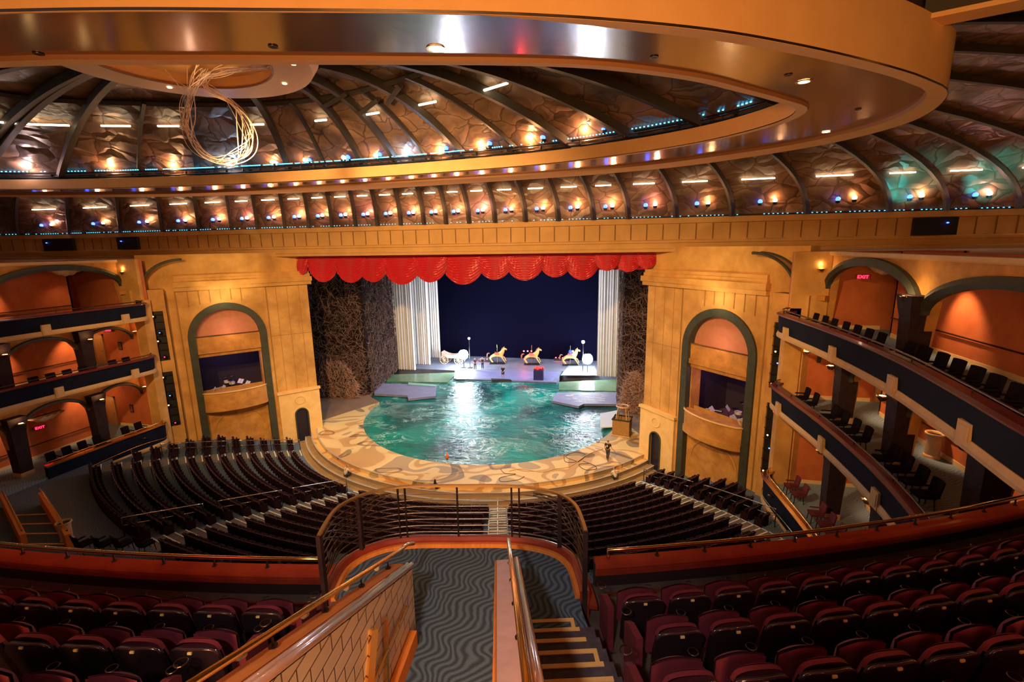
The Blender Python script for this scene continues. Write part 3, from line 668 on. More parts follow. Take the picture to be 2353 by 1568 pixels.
# oculus
t = thing('oculus_disc', 'round orange oculus dish at the crown of the inner dome', 'ceiling disc', (*C, 24.6))
m = M(); m.lathe([(5.4,1.0),(5.5,.5),(5.2,.02),(4.9,0),(3.6,.04)], 64, (*C, 24.6), False); m.build('rim', mat('oculus_rim', (.80,.48,.26), .55), t, smooth=30)
m = M(); m.lathe([(3.6,.05),(3.5,.5),(.1,.7)], 64, (*C, 24.6), False); m.build('dish', M_OCULUS, t, smooth=30)
m = M(); m.tube([(C[0]+3.55*math.cos(i*.1309), C[1]+3.55*math.sin(i*.1309), 24.63) for i in range(48)], .06, 5, closed=True); m.build('dish_lip', mat('brown_lip', (.3,.14,.06), .5), t, smooth=True)
for q, (x, y) in enumerate(((-1.0, 19.6), (-3.0, 21.6), (-8.6, 20.6))):
    M().lathe([(.10,-.02),(.10,-.04)], 10, (x, y, 24.62)).build('oculus_lamp', MATS['warm_lens'], t)
light('SPOT', 'added_oculus_fill', (C[0], C[1], 21.6), 420, (1, .55, .18), .3, (C[0], C[1], 25), 110, .8)  # unseen lamp added to brighten the oculus and wire loop
# wire loop sculpture
t = thing('wire_sculpture', 'twisting white wire loop sculpture hanging below the oculus', 'sculpture', (-7.5, 20, 21.5))
LP = [(470,160),(452,185),(437,220),(430,260),(432,300),(448,335),(478,360),(512,371),(545,362),(566,338),(569,300),(555,262),(525,232),(492,212),(468,198),(470,180),(500,168),(540,160),(580,154),(610,152)]
base = []
for i, (px, py) in enumerate(LP):
    Y = 18.6+2.0*math.sin(i*.55); base.append(tuple(aty(px, py, Y)))
base = catmull(base, 6, False)
rr = random.Random(5)
for q in range(11):
    ph = q*.57; amp = .07+.06*(q % 4); fr = .18+.03*(q % 3)
    P = [(x+amp*math.sin(i*.11*fr*8+ph)*1.0, y+amp*math.cos(i*.09*fr*8+ph), z+amp*math.cos(i*.11*fr*8+ph*1.7)*.8) for i, (x, y, z) in enumerate(base)]
    M().tube(P, .014+.006*(q % 2), 5).build('wire_strand', mat('white_wire', (.92, .72, .62), .4), t, smooth=True)
for i in range(0, len(base)-6, 7):
    a, b = base[i], base[i+5]; m = M(); m.tube([(a[0]-.18, a[1], a[2]+.1), (b[0]+.18, b[1], b[2]-.1)], .009, 4); m.build('cross_wire', MATS['white_wire'], t)
for q, (px, py) in enumerate(((360, 158), (380, 160), (430, 150))):
    M().tube([tuple(aty(px, py, 19.5)), base[10+q*3]], .012, 4).build('stay_cable', MATS['white_wire'], t)

# outer vault: panels rising from the frieze over the ring
def vault(a, u, off=0):
    rf = lk(RF, a)-.15; ro = lk(RO, a); rt = max(ro-4.0, ro*.84); th = u*math.pi/2
    r = rf+(rt-rf)*(1-math.cos(th)); z = 18.6+6.4*math.sin(th); return (*pc(a, r-off*math.cos(th)), z-off*math.sin(th))
m = M(); m.grid(lambda u, v: vault(-120+270*u, v), 270, 16); struct(m, 'ceiling_outer_vault', M_SKY, 'sculpted outer vault between the frieze and the ring', smooth=True)
FE = [-46.5,-39.4,-33.2,-28.4,-24.3,-20.8,-18.1,-15.3,-12.9,-10.7,-8.5,-6.5,-4.4,-2.4,-.5,1.4,3.5,5.9,8.4,11.0,13.5,16.8,20.5,25.1,29.8,32.8,36.3,40.8]
oa = [math.degrees(math.atan2(x-C[0], min(36.5, lkY)-C[1])) for x in FE for lkY in (36.5 if 1 else 36,)]
oa = oa+[oa[-1]+4.5*i for i in range(1, 16)]
for k_, a in enumerate(oa):
    m = M(); n = 16; vs = []; w = .11
    for i in range(n+1):
        u = i/n; p = vault(a, u, .04); q = vault(a, u, .36); tx, ty = math.cos(R(a)), -math.sin(R(a))
        vs += [(p[0]-tx*w, p[1]-ty*w, p[2]), (p[0]+tx*w, p[1]+ty*w, p[2]), (q[0]+tx*w, q[1]+ty*w, q[2]), (q[0]-tx*w, q[1]-ty*w, q[2])]
    m.add(vs, [(i*4+j, i*4+(j+1) % 4, i*4+4+(j+1) % 4, i*4+4+j) for i in range(n) for j in range(4)])
    one(m, 'vault_rib', M_RIB, 'dark curved rib of the outer vault above the frieze, %s from the left' % (NUM[k_+1] if k_ < 30 else 'number %d' % (k_+1)), 'rib', 'ribs of the outer vault')
    if k_+1 < len(oa):
        am = a+(oa[k_+1]-a)*.66; da = oa[k_+1]-a
        pt = vault(am, .09, .45); po = vault(am-.2*da, .085, .45)
        nth = NUM[k_+1] if k_ < 30 else 'number %d' % (k_+1)
        for (p, mt, cn) in ((pt, M_LAMPO, 'amber'), (po, M_LAMPB, 'blue')):
            if k_ > 29: continue
            th = thing('vault_uplight', 'small %s uplight at the foot of the outer vault, %s bay from the left' % (cn, nth), 'uplight', (p[0], p[1], p[2]), 0, cn+' uplights round the vault')
            M().lathe([(.02,-.16),(.12,-.14),(.14,.0),(.02,.02)], 10).build('housing', M_BLACK, th, local=1)
            M().lathe([(.02,.12),(.11,.07),(.13,0),(.11,-.07),(.02,-.12)], 10).build('lens', mt, th, local=1, loc=(0,0,.14), smooth=True) if False else M().lathe([(.01,.0),(.13,.04),(.15,.14),(.10,.24),(.01,.27)], 10).build('lens', mt, th, local=1, smooth=True)
        if k_ % 1 == 0 and k_ < 30:
            light('POINT', 'vault_glow', (pt[0], pt[1], pt[2]+.25), 120, (1, .46, .18) if k_ % 5 else (1, .38, .3), .12)
        pa, pb = vault(am-.36*da, .25, .3), vault(am+.10*da, .25, .3)
        if k_ < 30: one(M().tube([pa, pb], .045, 6), 'fluorescent_tube', M_TUBE, 'lit fluorescent tube in the %s bay of the outer vault' % nth, 'tube light', 'tube lights of the outer vault')
# LED strip on the frieze ledge
m = M(); m.sweep([(p[0], p[1]) for p in FR], [(.05,18.64),(.12,18.64),(.12,18.74),(.05,18.74)]); led = one(m, 'led_trough', M_BLACK, 'thin black cable trough with cyan diodes along the top of the frieze', 'light strip')
m = M(); rr = random.Random(3)
for a, b in zip(FR, FR[1:]):
    L = math.hypot(b[0]-a[0], b[1]-a[1]); n = int(L/.24)
    for i in range(n):
        t = i/max(1, n)
        if rr.random() < .25: continue
        x, y = a[0]+(b[0]-a[0])*t, a[1]+(b[1]-a[1])*t; ln = -(b[1]-a[1])/L, (b[0]-a[0])/L
        x += ln[0]*.14; y += ln[1]*.14; m.box(x-.035, x+.035, y-.02, y+.02, 18.70, 18.735)
o = m.build('diodes', M_LED, led); o['kind'] = 'stuff'; o.matrix_parent_inverse = led.matrix_basis.inverted() if False else Matrix.Translation(-led.location)
# dome foot truss with LEDs
tr = thing('lighting_truss', 'black lighting truss with cyan diodes round the foot of the inner dome', 'truss', (*C, 21.7))
def trk(a, d, z): return (*pc(a, lk(RI, a)+d), z)
m = M(); 
for d, z in ((.55, 21.82), (.75, 22.12)): m.tube([trk(a, d, z) for a in range(-100, 101, 2)], .05, 5)
m.build('rails', M_BLACK, tr)
m = M(); m.tube([trk(a, .45, 21.98) for a in range(-100, 101, 2)], .03, 5); m.build('steel_conduit', M_STEEL, tr)
m = M(); rr = random.Random(6); a = -100.0
while a < 100:
    x, y, z = trk(a, .5, 22.20); m.box(x-.035, x+.035, y-.03, y+.03, z-.022, z+.022); a += .40 if rr.random() > .1 else 1.4
o = m.build('diodes', M_LED, tr); o['kind'] = 'stuff'
m = M(); a = -100.0
while a < 100:
    x, y, z = trk(a, .35, 21.84); m.tube([(x, y, z), (x+.02, y, z+.16)], .07, 5); a += 5.3
o = m.build('lamp_cans', M_BLACK, tr)
for k_, a in enumerate((-86,-75,-71,-61,-50,-36,-22,-10,5,17,28,38,48,57,65)):
    x, y, z = dome(a, .10, .35)
    for j, (mt, cn) in enumerate(((M_LAMPO, 'amber'), (M_LAMPB, 'blue'))):
        if (k_*7+j) % 6 == 5: continue
        q = pc(a+j*1.7, lk(RI, a)+1.1); th = thing('dome_uplight', 'small %s uplight at the foot of the inner dome, %s pair from the left' % (cn, NUM[k_+1]), 'uplight', (q[0], q[1], 22.35), 0, cn+' uplights round the dome')
        M().lathe([(.02,-.16),(.13,-.14),(.15,.0),(.02,.02)], 10).build('housing', M_BLACK, th, local=1)
        M().lathe([(.01,.0),(.13,.04),(.16,.14),(.10,.25),(.01,.28)], 10).build('lens', mt, th, local=1, smooth=True)
    light('POINT', 'dome_glow', (x, y, z+.1), 140, [(1,.46,.18),(1,.50,.22),(.5,.7,1)][0 if k_ % 5 else 2], .12)
    if k_ % 2 == 0 or k_ < 5:
        pa, pb = dome(a-2.6, .42, .3), dome(a+2.6, .42, .3)
        one(M().tube([pa, pb], .055, 6), 'fluorescent_tube', M_TUBE, 'lit fluorescent tube on the inner dome, above the %s lamp pair from the left' % NUM[k_+1], 'tube light', 'tube lights of the inner dome')

# ------------------------------------------------------------------ side galleries: three tiers each side
BAL = [(22.9,28.5),(22.0,28.35),(21.4,27.9),(21.2,27.2),(21.35,25.4),(21.6,22.5),(21.7,19.5),(21.6,16.5),(21.2,13.2),(20.8,10.4),(20.5,7),(20.3,3),(20.3,0)]
BAL = catmull(BAL, 4, False)
COLY = [24.95, 20.2, 15.6, 11.0, 6.4]
XC, XW = 23.55, 25.75
def archwall(m, X, y0, y1, zb, zt, arches, th=.35):       # wall in a plane x = X with arched openings (centre, half, apex, spring)
    n = 90; ys = [y0+(y1-y0)*i/n for i in range(n+1)]
    def h(y):
        for c, w, za, zs in arches:
            if abs(y-c) < w: return zs+(za-zs)*math.sqrt(max(0, 1-((y-c)/w)**2))
        return zb
    for a, b in zip(ys, ys[1:]):
        ha, hb = h(a+1e-4), h(b-1e-4)
        m.add([(X,a,ha),(X,b,hb),(X,b,zt),(X,a,zt),(X+th,a,ha),(X+th,b,hb)], [(0,1,2,3),(0,4,5,1)])
for sg, nm in SIDES:
    mir = (lambda x, y, z, s=sg: (s*x, y, z))
    bal = BAL
    # rear and end walls, floors
    m = M(mir); m.box(XW, XW+.3, -3, 26.3, 2.9, 16.3); m.box(XW, 28.3, 26.2, 26.3, 2.9, 16.3); m.box(28.2, 28.4, 26.2, 28.6, 2.9, 16.3); m.box(21.9, 28.4, 28.45, 28.75, 2.9, 16.3)
    rw = struct(m, 'wall_gallery_'+nm, M_ORWALL, 'terracotta rear wall of the %s galleries' % nm)
    m = M(mir)
    for z in (3.1, 8.2, 12.2): m.box(XW-.03, XW, -3, 26.2, z, z+.2); m.box(22.8, 26.3, 28.40, 28.45, z, z+.2)
    struct(m, 'baseboard_gallery_'+nm, M_BASEB)
    m = M(mir)
    for z in (4.05, 9.15, 13.15): m.tube([(XW-.08, -3, z), (XW-.08, 26.2, z)], .035, 5)
    m.build('wall_rail', M_DKMETAL, rw)
    m = M(mir); m.box(21.7, 22.55, 28.05, 28.75, -1, 12.0); m.box(21.7, 22.4, 28.2, 28.75, 12, 13.3)
    m.box(21.85, 23.62, 28.2, 28.44, 12.2, 16.3)
    m.build('end_pilaster', M_PLASTER, rw)
    for z, cz in ((3.1, 7.85), (8.2, 11.85), (12.2, 15.9)):
        m = M(mir); m.prism([(26,-3)]+[p for p in bal[::-1]]+[(28.3,28.6),(28.3,26.25),(26,26.25)], z-.14, z); struct(m, 'floor_gallery_'+nm, M_CARPETB)
        m = M(mir); m.prism([(26,-3)]+[(p[0]+.05, p[1]) for p in bal[::-1]]+[(28.3,28.6),(28.3,26.25),(26,26.25)], cz, cz+.1) if z < 12 else m.box(24, 26, -3, 28.6, cz, cz+.1)
        struct(m, 'ceiling_gallery_'+nm, M_PLASTERD)
    # arch walls
    m = M(mir); archwall(m, XC+.1, -3, 28.4, 8.2, 12.0, [(26.7,1.75,11.4,10.3),(22.57,2.0,11.4,10.3),(17.9,2.0,11.4,10.3),(13.3,2.0,11.4,10.3),(8.7,2.0,11.4,10.3)])
    struct(m, 'wall_arcade_middle_'+nm, M_PLASTERD)
    m = M(mir); archwall(m, XC+.1, -3, 28.4, 3.1, 8.0, [(26.7,1.75,7.1,5.9),(22.57,2.0,7.1,5.9),(17.9,2.0,7.1,5.9),(13.3,2.0,7.1,5.9),(8.7,2.0,7.1,5.9)])
    struct(m, 'wall_arcade_lower_'+nm, M_PLASTERD)
    TA = [(24.35,4.0,15.9,14.4),(15.95,3.95,15.6,14.2),(7.6,3.95,15.6,14.2)]
    m = M(mir); archwall(m, XC+.1, -3, 28.4, 12.2, 16.25, TA); ua = struct(m, 'wall_arcade_upper_'+nm, M_PLASTERD, 'upper arcade wall with segmental arches, %s' % nm)
    m = M(mir); m.box(XC-.1, XC+.5, -3, 28.6, 16.15, 16.3); m.build('coping', M_CREAM, ua)
    for c_, w_, za, zs in TA:
        m = M(mir); P = [(XC+.02, c_-w_*math.cos(math.pi*i/24), zs+(za-zs)*math.sin(math.pi*i/24)) for i in range(25)]
        m.tube(P, .22, 6); m.build('arch_trim', M_DARKARCH, ua)
    for lev, (c0, za, zs) in enumerate(((0, 11.4, 10.3), (0, 7.1, 5.9))):
        for c_ in (26.7, 22.57, 17.9, 13.3):
            w_ = 1.75 if c_ > 26 else 2.0; m = M(mir); P = [(XC+.05, c_-w_*math.cos(math.pi*i/20), zs+(za-zs)*math.sin(math.pi*i/20)) for i in range(21)]
            m.tube(P, .12, 5); m.build('arch_trim', M_DARKARCH, ua)
    m = M(mir); m.box(23.5, 55, -3, 36.4, 16.1, 16.2); struct(m, 'ceiling_gallery_roof_'+nm, M_FRIEZE)
    for y_, xo in ((22.5, 32.3), (14.5, 41.5)):
        m = M(mir); m.box(xo-1.2 if xo < 40 else xo-2.6, xo+1.2, 36.25, 36.5, 17.1, 18.2); 
        t = one(m, 'projection_opening', M_BLACK, '%s black projection opening in the attic above the %s galleries' % ('stageward' if y_ > 20 else 'rearward', nm), 'opening', 'projection openings')
        m = M(mir); m.lathe([(.01,0),(.09,.05),(.01,.1)], 8, (xo+.6, 36.2, 17.8)); m.build('indicator_lens', M_LAMPB, t).matrix_parent_inverse = Matrix.Translation(-t.location)
    # balcony fronts
    for lev, (zb, zt, wh) in enumerate(((12.0, 13.05, 'upper'), (8.0, 9.05, 'middle'), (2.35, 3.75, 'lower'))):
        path = bal if not (lev == 2 and sg < 0) else [p for p in bal if p[1] > 19.6]
        t = thing('gallery_parapet', 'dark navy balcony front of the %s tier on the %s side' % (wh, nm), 'balcony front', (sg*21.3, 20, zb), 0, 'balcony fronts')
        P = [(sg*p[0], p[1]) for p in path]
        if sg > 0: P = P[::-1]      # left of the path faces the hall
        K = -1 if sg < 0 else 1
        K = 1
        # offset sign: make +offset point to the hall (towards x = 0)
        test = M(); q0, q1 = P[len(P)//2], P[len(P)//2+1]; nx = -(q1[1]-q0[1]); K = 1 if nx*(-sg) > 0 else -1
        f = lambda L: [(K*o, z) for o, z in L]
        m = M(); m.sweep(P, f([(-.12,zb+.12),(.05,zb+.12),(.10,zt-.2),(.10,zt),(-.12,zt)])); m.build('navy_panel', M_NAVY, t, smooth=30)
        m = M(); m.sweep(P, f([(-.2,zb-.12),(.12,zb-.12),(.14,zb+.0),(.08,zb+.16),(-.2,zb+.16)])); m.build('cream_base_trim', M_CREAM, t, smooth=30)
        m = M(); m.sweep(P, f([(-.2,zt),(.2,zt),(.22,zt+.06),(.12,zt+.12),(-.2,zt+.12)])); m.build('cap_rail', M_MAROON if lev < 2 else M_BRASS, t, smooth=30)
        m = M(); m.tube([(p[0]-(-.02)*0+sg*.06, p[1], zt+.26) for p in P], .035, 5); m.build('hand_rail', M_DKMETAL if lev < 2 else M_BRASS, t, smooth=True)
        m = M()
        for p in P[::4]: m.tube([(p[0]+sg*.06, p[1], zt+.1), (p[0]+sg*.06, p[1], zt+.26)], .025, 4)
        m.build('rail_bracket', M_DKMETAL, t)
        if lev < 2:
            for y_ in (26.3, 21.1+.6, 17.1, 12.9):
                px_ = min(path, key=lambda p: abs(p[1]-y_))[0]
                m = M(mir); m.box(px_-.18, px_+.1, y_-.24, y_+.24, zb-.1, zb+.55); m.box(px_-.2, px_+.1, y_-.17, y_+.17, zb, zb+.46); m.build('cream_keystone', M_CREAM, t)
        else:
            m = M(); m.tube([(p[0]-sg*.12, p[1], zb+.45+.1*math.sin(i*.5)) for i, p in enumerate(P)], .02, 4); m.build('draped_cord', M_BRASS, t)
            m = M(mir); m.lathe([(.01,0),(.14,.02),(.14,.08),(.01,.1)], 14, (21.1, 26.0, zb+1.0)); m.build('medallion', M_BRASS, t)
            m = M(); m.sweep([(p[0]+sg*.03, p[1]) for p in P], f([(-.15,-1.0),(.0,-1.0),(.0,zb),(-.15,zb)])); m.build('plaster_plinth', M_PLASTER, t)
    # columns with gilded sconces
    for lev, (z0, z1, wh) in enumerate(((12.2, 14.5, 'upper'), (8.2, 11.2, 'middle'), (3.1, 6.6, 'lower'))):
        for ci, y_ in enumerate([20.2, 12.0] if lev == 0 else COLY[:4]):
            t = thing('gallery_column', 'dark tapered column on the %s tier, %s from the %s tower' % (wh, NUM[ci+1], nm), 'column', (sg*XC, y_, z0), 0, 'gallery columns')
            m = M(); m.prism([(-.36,-.36),(.36,-.36),(.36,.36),(-.36,.36)], 0, .3); m.build('plinth', M_CREAM, t, local=1)
            hh = z1-z0; m = M(); m.add([(sx*w, sy*w, z) for z, w in ((.3,.34),(hh*.8,.38),(hh-.15,.44),(hh+.35,.5)) for sx, sy in ((-1,-1),(1,-1),(1,1),(-1,1))],
                [(i*4+j, i*4+(j+1) % 4, i*4+4+(j+1) % 4, i*4+4+j) for i in range(3) for j in range(4)]+[(12,13,14,15)])
            m.build('shaft', M_COL, t, local=1)
    for ci, y_ in enumerate([28.1]+COLY[:4]):
        for lev, z_ in enumerate((10.75, 6.4)):
            sx = sg*(XC-.72); t = thing('wall_sconce', 'shell-shaped glowing sconce on the %s %s tier, %s from the tower' % (nm, ('middle', 'lower')[lev], NUM[ci+1]), 'sconce', (sx, y_, z_), 0, 'gallery sconces')
            M().lathe([(.03,0),(.10,.03),(.20,.18),(.22,.22)], 10).build('shell_bowl', M_BRASS, t, local=1, smooth=True)
            M().lathe([(.02,.20),(.17,.215),(.02,.23)], 10).build('glow_disc', M_SCONCE, t, local=1)
            if ci < 4: light('POINT', 'sconce_light', (sx-sg*.05, y_, z_+.42), 10, (1, .55, .2), .08)
    for ci, (y_, z_) in enumerate(((28.2, 15.2), (20.2, 14.6), (11.9, 14.6))):
        sx = sg*(XC-.42); t = thing('wall_sconce', 'glowing sconce between the upper arches on the %s, %s from the tower' % (nm, NUM[ci+1]), 'sconce', (sx, y_, z_), 0, 'gallery sconces')
        M().lathe([(.03,0),(.10,.03),(.20,.18),(.22,.22)], 10).build('shell_bowl', M_BRASS, t, local=1, smooth=True)
        M().lathe([(.02,.20),(.17,.215),(.02,.23)], 10).build('glow_disc', M_SCONCE, t, local=1)
        light('POINT', 'sconce_light', (sx-sg*.05, y_, z_+.45), 26, (1, .60, .22), .08)
    # room lamps under the gallery ceilings: draped fabric ceiling shades
    for lev, (z_, zc) in enumerate(((15.0, 15.9), (10.9, 11.85), (6.9, 7.85))):
        for bi, y_ in enumerate((25.6, 21.6, 17.0, 12.2)):
            light('SPOT', 'gallery_room_lamp', (sg*(XW-1.25), y_, z_+.5), [420, 330, 300][lev]*(1.2 if sg > 0 else 1), (1, .50, .20), .1, (sg*(XW+.1), y_-.3, z_-1.6), 64, .8)
            if lev == 0 and bi in (0, 2) or lev == 2 and bi == 1:
                t = thing('draped_shade', 'pale draped fabric ceiling shade in the %s %s gallery, %s bay' % (nm, ('upper','middle','lower')[lev], NUM[bi+1]), 'ceiling lamp', (sg*24.8, y_, zc-.1) if lev == 0 else (sg*25.1, y_+1.2, 6.15), 0, 'draped ceiling shades')
                m = M(); m.grid(lambda u, v: (-.45+.9*v, -1.0+2*u, -.10-.42*math.sin(math.pi*u)*math.sin(math.pi*v)**.6-.04*math.sin(u*30)), 24, 8); m.build('fabric', mat('cream_fabric', (.85, .62, .38), .8), t, local=1, smooth=True)
                m = M(); m.tube([(0, -1.0, -.05), (0, 1.0, -.05)], .04, 5); m.build('rod', M_DKMETAL, t, local=1)
    # exit signs
    def exit_sign(x, y, z, rz, label):
        t = thing('exit_sign', label, 'exit sign', (x, y, z), rz, 'exit signs')
        M().box(-.3, .3, -.04, .04, -.12, .12).build('box', mat('sign_box', (.25, .02, .04), .5), t, local=1)
        cu = bpy.data.curves.new('exit_letters', 'FONT'); cu.body = 'EXIT'; cu.size = .24; cu.align_x = 'CENTER'; cu.align_y = 'CENTER'; cu.extrude = .01; cu.materials.append(M_EXIT)
        tmp = bpy.data.objects.new('tmp', cu); COL.objects.link(tmp); bpy.context.view_layer.update(); me = bpy.data.meshes.new_from_object(tmp.evaluated_get(bpy.context.evaluated_depsgraph_get())); bpy.data.objects.remove(tmp); me.name = 'letters'; o = bpy.data.objects.new('letters', me); COL.objects.link(o); o.parent = t; o.location = (0, -.06, 0); o.rotation_euler = (R(90), 0, 0)
    if sg < 0:
        exit_sign(-25.5, 22.65, 5.2, R(70), 'red EXIT sign below the draped shade in the left lower gallery')
        exit_sign(-25.6, 28.3, 10.95, R(10), 'red EXIT sign on the end wall of the left middle gallery')
    else:
        exit_sign(25.0, 27.9, 15.0, R(-35), 'red EXIT sign in the first arch of the right upper gallery')
    # end wall doors and pictures
    for lev, z_ in enumerate((3.1, 8.2)):
        if sg < 0 or True:
            xx = 26.95
            light('POINT', 'alcove_lamp', (sg*26.6, 27.0, z_+3.0), 34, (1, .55, .22), .1)
            m = M(mir); m.box(xx-.42, xx+.42, 28.36, 28.44, z_, z_+2.3); dd = struct(m, 'door_%d' % (3+lev+(2 if sg > 0 else 0)), M_DOORY, 'yellow panelled door at the end of the %s gallery' % nm)
            m = M(mir); m.box(xx-.5, xx-.42, 28.33, 28.45, z_, z_+2.4); m.box(xx+.42, xx+.5, 28.33, 28.45, z_, z_+2.4); m.box(xx-.5, xx+.5, 28.33, 28.45, z_+2.3, z_+2.4)
            m.build('door_frame', M_CREAM, dd)
            m = M(mir); m.box(xx-.28, xx+.28, 28.34, 28.37, z_+1.2, z_+2.05); m.box(xx-.28, xx+.28, 28.34, 28.37, z_+.25, z_+.95); m.build('door_panel', M_DOORY, dd)
            m = M(mir); m.tube([(xx-.34, 28.33, z_+1.05), (xx-.34, 28.27, z_+1.05)], .03, 6); m.build('door_handle', M_BRASS, dd)
        t = thing('wall_picture', 'small dark framed picture on the end wall of the %s %s gallery' % (nm, ('lower', 'middle')[lev]), 'picture', (sg*24.9, 28.42, z_+1.5), 0, 'dark wall pictures')
        M().box(-.17, .17, -.03, .02, -.32, .32).build('frame', M_COL, t, local=1); M().box(-.12, .12, -.04, -.03, -.26, .26).build('canvas', mat('brown_canvas', (.2,.08,.04), .7), t, local=1)
# light from hall onto terracotta
# gallery chairs ---------------------------------------------------
def make_chair(name, label, mt, group):
    t = thing(name, label, 'chair', (0,0,0), 0, group)
    M().box(-.26, .26, -.25, .25, .40, .50).build('seat', mt, t, local=1)
    m = M(); m.grid(lambda u, v: (-.27+.54*u*(1-.0*v), -.25-.10*v-.05*math.sin(math.pi*u), .45+.55*v), 6, 4); m.grid(lambda u, v: (-.27+.54*u, -.32-.10*v-.05*math.sin(math.pi*u), .45+.55*v), 6, 4)
    m.grid(lambda u, v: (-.27+.54*u, -.35-.05*math.sin(math.pi*u)-.07*v, 1.0), 6, 1); m.grid(lambda u, v: (-.27, -.25-.1*u-.07*v, .45+.55*u), 4, 1); m.grid(lambda u, v: (.27, -.25-.1*u-.07*v, .45+.55*u), 4, 1)
    m.build('backrest', mt, t, local=1)
    for sx in (-1, 1):
        for sy in (-1, 1): M().tube([(sx*.22, sy*.2, .4), (sx*.24, sy*.24, 0)], [.025, .02], 6).build('leg', M_BLACK, t, local=1)
        M().box(sx*.27-.03, sx*.27+.03, -.28, .15, .62, .67).build('armrest', mt, t, local=1)
    return t
ch0 = make_chair('gallery_chair', '', M_CHAIR, 'dark chairs along the gallery fronts'); chr0 = make_chair('gallery_chair', '', M_CHAIRR, 'wine red chairs in the right lower gallery')
used = {'d': 0, 'r': 0}
for sg, nm in SIDES:
    for lev, (z, wh) in enumerate(((12.2, 'upper'), (8.2, 'middle'), (3.1, 'lower'))):
        ys = [27.0-.92*i for i in range(19)]; n = 0
        for y in ys:
            if lev and min(abs(y-c) for c in COLY) < .38: continue
            if lev == 0 and abs(y-20.2) < .4: continue
            if lev == 2 and sg < 0 and y < 20: continue
            if lev == 0 and sg < 0: continue
            x = sg*(min(BAL, key=lambda p: abs(p[1]-y))[0]+1.15); n += 1
            q = proj((x, y, z+.8))
            if q[0] < -60 or q[0] > W+60 or q[1] > 1290: continue
            red = lev == 2 and sg > 0; key = 'r' if red else 'd'; src = chr0 if red else ch0
            lab = '%s chair in the %s %s gallery, %s from the tower' % ('wine red' if red else 'dark', nm, wh, NUM[n])
            rz = R(90) if sg > 0 else R(-90)
            if not used[key]: src.location = (x, y, z); src.rotation_euler = (0,0,rz); src['label'] = lab; used[key] = 1
            else: dup(src, (x, y, z), rz, lab)
# partitions on the left upper tier, urns
for k_, y_ in enumerate((25.6, 24.4, 23.2, 22.0, 20.8)):
    one(M().box(-22.9, -21.75, y_-.03, y_+.03, 12.2, 12.95).box(-22.9, -21.75, y_+.03, y_+.6, 12.85, 12.9), 'box_table', M_ORCAP, 'small orange wood table partition on the left upper tier, %s from the tower' % NUM[k_+1], 'table', 'tables of the left upper tier')
def urn(x, y, z, label, s=1.0):
    t = thing('cylindrical_urn', label, 'urn', (x, y, z), 0, 'pale floor urns')
    M().lathe([(.30*s,0),(.28*s,.08*s),(.24*s,.12*s),(.26*s,.9*s),(.33*s,.98*s),(.33*s,1.02*s),(.26*s,1.0*s),(.25*s,.9*s)], 20).build('body', M_URN, t, local=1, smooth=30)
    M().lathe([(.01,.93*s),(.25*s,.94*s)], 20).build('ash_top', M_BLACK, t, local=1)
    M().tube([(.31*s*math.cos(i*.314), .31*s*math.sin(i*.314), 1.02*s) for i in range(20)], .02, 5, closed=True).build('rim_ring', M_CREAM, t, local=1)
q = atz(2140, 1050, 8.2); urn(q.x, q.y, 8.2, 'pale urn beside the wall of the right middle gallery')
q = atz(2166, 800, 12.2); urn(min(q.x, 25.3), q.y-1, 12.2, 'pale urn beside the wall of the right upper gallery')
q = atz(155, 1243, 2.9); urn(q.x, q.y, 2.9, 'pale urn on the stalls carpet at the lower left', 1.0)

# ------------------------------------------------------------------ stalls
m = M()
for i in range(13):
    z = -.9+.30*i; r0 = 20.0+1.02*i; r1 = r0+1.02
    m.grid(lambda u, v: (*pol(r0+(r1-r0)*v, -58+116*u), z), 60, 1)
    m.grid(lambda u, v: (*pol(r0, -58+116*u), (z-.30)+.30*v), 60, 1)
m.grid(lambda u, v: (*pol(18.6+1.4*v, -74+148*u), -.955), 60, 1)
sf = struct(m, 'floor_stalls', M_CARPETS, 'raked grey blue carpeted floor of the stalls')
m = M(); m.grid(lambda u, v: (*pol(33.26+14*v, -58+116*u), 2.98), 60, 1); m.grid(lambda u, v: (*pol(33.26, -58+116*u), 2.6+.38*v), 60, 1); struct(m, 'floor_cross_aisle', M_CARPETS, 'grey blue carpeted cross aisle behind the stalls')
def zrow(r): return -.9+.30*max(0, min(12.99, (r-20.0)/1.02)//1) if r >= 20 else -.95
def farang(r): return 46.2-.60*(r-19.7)
# aisle flights
def flight(fa, half, label, style):
    t = thing('aisle_stairs', label, 'aisle stairs', (*pol(20, fa(20)), -.95), 0, 'stalls aisle stairs')
    m = M(); P = []
    for i in range(26):
        r = 19.95+.51*i; z = -.9+.15*i; da = math.degrees(half/r)
        m.prism([pol(r, fa(r)-da), pol(r, fa(r)+da), pol(r+.55, fa(r+.55)+da), pol(r+.55, fa(r+.55)-da)], z-.3, z+.02)
    m.build('treads', M_STEP, t)
    for i in range(26):
        r = 19.95+.51*i; z = -.9+.15*i+.024; da = math.degrees(half*.96/r)
        def st(a0, a1, r0, r1): return [pol(r0, a0), pol(r0, a1), pol(r1, a1), pol(r1, a0)]
        n_ = M(); n_.prism(st(fa(r)-da, fa(r)+da, r, r+.07), z, z+.012)
        if style:
            w = math.degrees(.05/r); n_.prism(st(fa(r)-da, fa(r)-da+w, r, r+.40), z, z+.012); n_.prism(st(fa(r)+da-w, fa(r)+da, r, r+.40), z, z+.012)
            n_.prism(st(fa(r)-da, fa(r)+da, r+.36, r+.40), z, z+.012)
        n_.build('nosing', M_WHITE, t)
flight(lambda r: 14.8, .62, 'central flight of grey aisle steps with boxed white nosings, below the walkway', 1)
